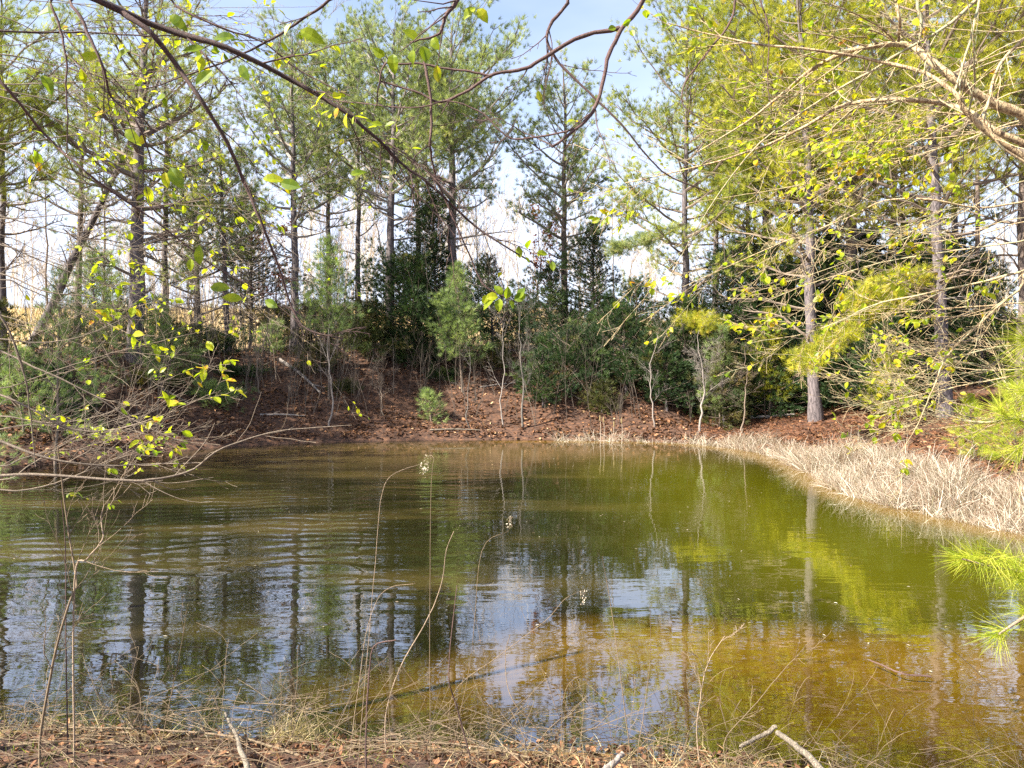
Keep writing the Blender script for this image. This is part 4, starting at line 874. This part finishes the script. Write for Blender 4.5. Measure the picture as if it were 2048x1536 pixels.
# tree overhead in the middle: brown limb with big shaded leaves
near_tree('tree leaning over the viewer, bent brown limb crossing the open sky',
 [(1.9, .6, .25), (1.7, .8, 1.6), (1.35, 1.3, 2.9), (1.0, 1.8, 3.6)], .06, [
 (.98, [(1330, -160, 2.2), (1290, -10, 2.2), (1240, 55, 2.2), (1215, 105, 2.2), (1200, 180, 2.2), (1180, 230, 2.2), (1140, 265, 2.2), (1107, 292, 2.2)], .0085, .0035, 4, 2, .25, .2, dict(bias=(0, 0, .1), t0=.5)),
 (None, [(1240, 55, 2.2), (1160, 72, 2.2), (1080, 120, 2.2), (1045, 138, 2.2), (980, 152, 2.2), (930, 190, 2.2), (885, 207, 2.2), (840, 185, 2.2), (765, 160, 2.2)], .0065, .0026, 5, 1, .1, .12, dict(bias=(0, 0, 0))),
 (None, [(980, 152, 2.2), (920, 138, 2.2), (850, 124, 2.2), (790, 122, 2.2), (765, 126, 2.2), (755, 165, 2.2), (750, 205, 2.2)], .0035, .0022, 3, 1, .1, .15, dict()),
 (.98, [(960, -120, 2.0), (920, -5, 2.0), (895, 30, 2.0), (882, 60, 2.0), (868, 80, 2.0), (820, 98, 2.0)], .008, .002, 5, 1, .8, .12, dict(ln=3, spread=.9)),
 (.98, [(1180, -120, 2.4), (1140, 0, 2.4), (1105, 45, 2.4), (1100, 88, 2.4), (1130, 130, 2.4), (1190, 190, 2.4), (1250, 250, 2.4), (1330, 340, 2.45), (1420, 380, 2.5)], .007, .0018, 6, 2, .1, .15, dict()),
 (None, [(848, 124, 2.2), (862, 190, 2.2), (866, 250, 2.2), (862, 285, 2.2), (872, 340, 2.25), (900, 410, 2.3), (945, 505, 2.3), (980, 572, 2.3), (1040, 600, 2.3)], .0045, .0016, 6, 2, .15, .13, dict(bias=(0, 0, -.2))),
 (None, [(862, 285, 2.2), (835, 310, 2.2), (830, 350, 2.2)], .002, .001, 2, 1, 0, .2, dict()),
 (None, [(1180, 230, 2.2), (1140, 258, 2.2), (1060, 272, 2.2), (1010, 270, 2.2), (960, 225, 2.2), (900, 205, 2.2), (820, 215, 2.2), (700, 200, 2.25), (600, 190, 2.3)], .003, .0012, 6, 2, .1, .15, dict()),
 (.98, [(1480, -100, 2.5), (1472, 0, 2.5), (1455, 60, 2.5), (1400, 130, 2.5), (1370, 180, 2.5), (1372, 220, 2.5), (1430, 260, 2.5)], .005, .0014, 6, 2, .3, .2, dict()),
 (.98, [(1500, -100, 2.6), (1520, 0, 2.6), (1535, 70, 2.6), (1530, 170, 2.6), (1537, 230, 2.6)], .004, .0012, 5, 2, .3, .2, dict()),
 (None, [(1107, 292, 2.2), (1060, 270, 2.3), (1000, 240, 2.3), (930, 230, 2.35)], .0022, .001, 5, 2, 0, .3, dict(spread=.5)),
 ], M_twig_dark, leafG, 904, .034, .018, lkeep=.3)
# the big shaded leaves on its tip
def leaf_bunch(spots, D, Lf, Wf, mat, root, base, up=(0, -.9, .4)):
    g = Geo(); n = len(spots); O = np.array([px(a, b, D) for a, b, _, _ in spots]); d = np.array([[math.cos(R(t)), -.25, math.sin(R(t))] for _, _, t, _ in spots]); s = np.array([q[3] for q in spots])
    leaves(g, O, d, np.array([up]) + rng.normal(size=(n, 3)) * .3, Lf * s, Wf * s, rng.uniform(.0, .5, n), .5); return g.build('leaves', mat, root, off=base)
mt_root = [o for o in C.objects if o.get('label', '').startswith('tree leaning over the viewer')][0]; mb_ = np.array(mt_root.location)
leaf_bunch([(787, 108, -95, 1.1), (826, 100, -100, .85), (847, 92, -80, 1.15), (866, 72, -75, 1.0), (838, 82, 150, 1.2), (770, 112, 160, .9), (1232, 55, 200, .6), (1245, 50, 20, .6), (1262, 60, -70, .5), (950, 15, -140, 1), (955, 18, -50, 1),
            (1004, 590, 120, .75), (996, 594, 175, .8), (1012, 598, 75, .8), (1028, 600, 25, .85), (1000, 597, -100, .85), (988, 596, -150, .9), (1018, 600, -50, .6), (1036, 598, 60, .85), (975, 590, -120, .6)], 2.05, .042, .030, leafY, mt_root, mb_)
lt = [o for o in C.objects if o.get('label', '').startswith('tree left of the viewer')][0]; lb_ = np.array(lt.location)
leaf_bunch([(600, 60, -25, 1.3), (470, 75, 180, 1.1), (480, 130, -60, 1.0), (425, 140, -130, 1.2), (410, 95, 200, 1.1), (340, 30, -40, 1.1), (120, 20, 190, 1.1), (60, 145, 170, 1.1), (85, 150, -50, 1.1), (250, 260, -40, 1.1), (340, 335, -55, 1.4), (525, 358, 5, 1.1),
            (560, 365, -15, 1.2), (400, 530, 90, 1.0), (395, 555, 180, 1.0), (420, 575, 0, 1.1), (485, 598, 175, 1.0), (530, 600, -30, .9), (700, 350, 20, .8), (765, 250, 170, .6), (770, 252, 10, .6), (160, 120, 20, 1), (260, 100, 200, .9)], 1.95, .050, .026, leafY, lt, lb_)

# right tree: thick sunlit limbs and yellow leaves
br = [
 (.75, [(2120, 262, 2.4), (2048, 228, 2.4), (1980, 200, 2.4), (1900, 148, 2.4), (1850, 108, 2.45), (1812, 90, 2.5), (1760, 88, 2.5), (1690, 102, 2.55), (1620, 140, 2.6), (1560, 192, 2.65), (1500, 240, 2.7), (1400, 300, 2.8)], .019, .0018, 12, 2, .55, .18, dict(t0=.35)),
 (.7, [(2120, 330, 2.3), (2048, 290, 2.3), (1990, 262, 2.3), (1930, 222, 2.35), (1860, 206, 2.4), (1760, 206, 2.4), (1680, 218, 2.5), (1600, 262, 2.55), (1500, 305, 2.6), (1370, 345, 2.7), (1250, 372, 2.8)], .013, .0016, 11, 2, .55, .2, dict(t0=.3)),
 (.7, [(2120, 345, 2.2), (2048, 310, 2.2), (1990, 275, 2.2), (1930, 222, 2.2), (1905, 180, 2.2), (1840, 140, 2.25), (1740, 115, 2.3), (1620, 95, 2.3), (1500, 82, 2.35), (1400, 60, 2.4), (1330, 42, 2.4)], .011, .0015, 9, 2, .55, .18, dict(t0=.3)),
 (.9, [(2050, -100, 2.3), (1960, -5, 2.3), (1900, 45, 2.3), (1820, 90, 2.3), (1740, 140, 2.35), (1640, 200, 2.4), (1520, 290, 2.5), (1420, 420, 2.6), (1340, 560, 2.7)], .0065, .0014, 12, 2, .3, .18, dict()),
 (.9, [(2110, 40, 2.1), (2048, 78, 2.1), (2000, 130, 2.1), (1978, 200, 2.1), (1972, 240, 2.1), (2000, 290, 2.1), (2060, 330, 2.1)], .005, .003, 5, 2, .1, .2, dict()),
 (.9, [(1880, -120, 2.3), (1838, -5, 2.3), (1841, 50, 2.3), (1838, 95, 2.32)], .0062, .0042, 4, 2, .2, .2, dict()),
 (.9, [(1800, -120, 2.3), (1795, -5, 2.3), (1800, 40, 2.3), (1796, 82, 2.4)], .0055, .004, 4, 2, .2, .2, dict()),
 (.9, [(1990, -120, 2.2), (1958, 0, 2.2), (1940, 90, 2.2), (1915, 180, 2.2)], .0045, .003, 5, 2, .2, .2, dict()),
 (.6, [(2110, 400, 3.0), (2040, 402, 3.0), (1950, 412, 3.0), (1850, 395, 3.0), (1760, 398, 3.1), (1680, 435, 3.2), (1560, 480, 3.3), (1450, 530, 3.4), (1360, 570, 3.5)], .005, .0012, 16, 2, .6, .22, dict()),
 (.5, [(2110, 540, 2.9), (2048, 545, 2.9), (1950, 568, 3.0), (1850, 590, 3.0), (1750, 612, 3.1), (1680, 645, 3.1), (1600, 672, 3.2), (1500, 690, 3.2)], .006, .0013, 16, 2, .6, .2, dict(t0=.15)),
 (.4, [(2110, 545, 2.8), (2040, 580, 2.8), (1970, 640, 2.85), (1900, 710, 2.9), (1870, 780, 2.9), (1840, 850, 2.95), (1808, 905, 3.0)], .006, .0014, 10, 2, .5, .2, dict(ln=4)),
 (.3, [(2110, 830, 3.4), (2048, 833, 3.4), (1990, 840, 3.4), (1940, 838, 3.45), (1890, 822, 3.5), (1840, 800, 3.5), (1800, 760, 3.5)], .007, .0018, 20, 2, .15, .28, dict(bias=(-.1, 0, .5), t0=.1)),
 (.3, [(2110, 700, 3.6), (2048, 690, 3.6), (1980, 700, 3.6), (1900, 720, 3.6), (1830, 752, 3.7), (1770, 762, 3.7)], .006, .0014, 18, 2, .15, .25, dict(bias=(-.1, 0, .3), t0=.1)),
 (.45, [(2110, 470, 3.2), (2048, 480, 3.2), (1900, 500, 3.3), (1780, 520, 3.4), (1640, 560, 3.5), (1540, 600, 3.6)], .005, .0012, 14, 2, .6, .2, dict()),
]
r = np.random.default_rng(8)
for k in range(17):
    y0 = r.uniform(-60, 760); D = r.uniform(2.8, 4.6); s = r.uniform(-.1, .55); Lx = r.uniform(280, 720) * (1 if y0 < 480 else .65); b = r.uniform(-90, 60)
    br.append((float(np.clip((900 - y0) / 1000, .1, .95)), [(2190, y0, D)] + [(2048 - x_, y0 + s * x_ + b * (x_ / Lx) ** 2, D + .2 * x_ / Lx) for x_ in np.linspace(0, Lx, 6)], r.uniform(.0025, .006), .0011, 9, 2, .6, .24, dict(bias=(-.1, 0, r.uniform(-.2, .2)), spread=.7, ln=3, wob=.15)))
near_tree('tree right of the viewer with thick sunlit bent limbs and yellow leaves', [(2.35, 1.7, .1), (2.3, 1.8, 1.0), (2.15, 1.95, 2.0), (2.1, 2.1, 2.8), (2.1, 2.3, 3.6)], .055, br, M_twig_pale, leafY, 905, .028, .019, lkeep=.95)

# near pine twigs reaching in from the right, above the water
NPB = np.array([2.75, 2.9, H(2.75, 2.9) - .05])
NP = thing('young_pine', 'long-needled young pine standing just beyond the right edge, branch tips in view', 'young pine', NPB)
T = resample([NPB, NPB + [.03, .02, 1.0], NPB + [-.02, .05, 2.1], NPB + [.02, .03, 3.0]], 20); g = Geo(); tubes(g, T, np.linspace(.035, .008, 20), 8, .5, .05); g.build('trunk', M_limb, NP, off=NPB, smooth=True)
def pine_twig(join, pts, D, seed, tufts_, L=.13):
    pp = [px(a, b, D + .04 * (len(pts) - i)) for i, (a, b) in enumerate(pts)]
    P = resample([T[join]] + pp, 20); g = Geo(); tubes(g, P, np.linspace(.011, .003, 20), 6, .6); o = g.build('branch', M_twig_tan, NP, off=NPB, smooth=True)
    g = Geo(); r = np.random.default_rng(seed); tl = [(px(a, b, D + .06), dx, dz, n) for a, b, dx, dz, n in tufts_] + [(P[k], -.8, .2, 70) for k in (8, 11)]
    for (q, dx, dz, n) in tl:
        al = r.random((n, 1)) * .08; dr = unit(np.array([dx, -.15, dz]))
        d = unit(dr * .8 + unit(r.normal(size=(n, 3))) * .9); ribbons(g, q - dr * al + r.normal(size=(n, 3)) * .003, d, L * r.uniform(.6, 1.1, n), .0016, r.normal(size=(n, 3)) * .25 - [0, 0, .15], r.uniform(.1, 1, n), 4)
    g.build('needles', pineN, o, off=NPB)
pine_twig(5, [(2110, 1160), (2048, 1146), (1990, 1135), (1925, 1118)], 2.6, 1, [(1920, 1115, -1, .1, 120), (1955, 1125, -.6, -.2, 70), (1990, 1135, -.4, -.4, 80), (2030, 1140, -.3, .5, 90), (2065, 1150, -.3, -.4, 80)])
pine_twig(3, [(2110, 1200), (2048, 1235), (1998, 1268)], 2.6, 2, [(1985, 1272, -.9, -.2, 130), (2060, 1225, -.2, .2, 90)])
pine_twig(13, [(2130, 700), (2090, 690), (2048, 680)], 2.9, 3, [(2048, 680, -.9, .1, 190), (2060, 740, -.8, -.2, 150), (2075, 640, -.8, .3, 120)], .16)
pine_twig(10, [(2130, 880), (2090, 860), (2040, 840)], 3.3, 4, [(1995, 815, -.5, .4, 110), (2035, 840, -.8, .2, 130), (2045, 780, -.8, .3, 130), (2030, 905, -.6, -.4, 90)], .15)
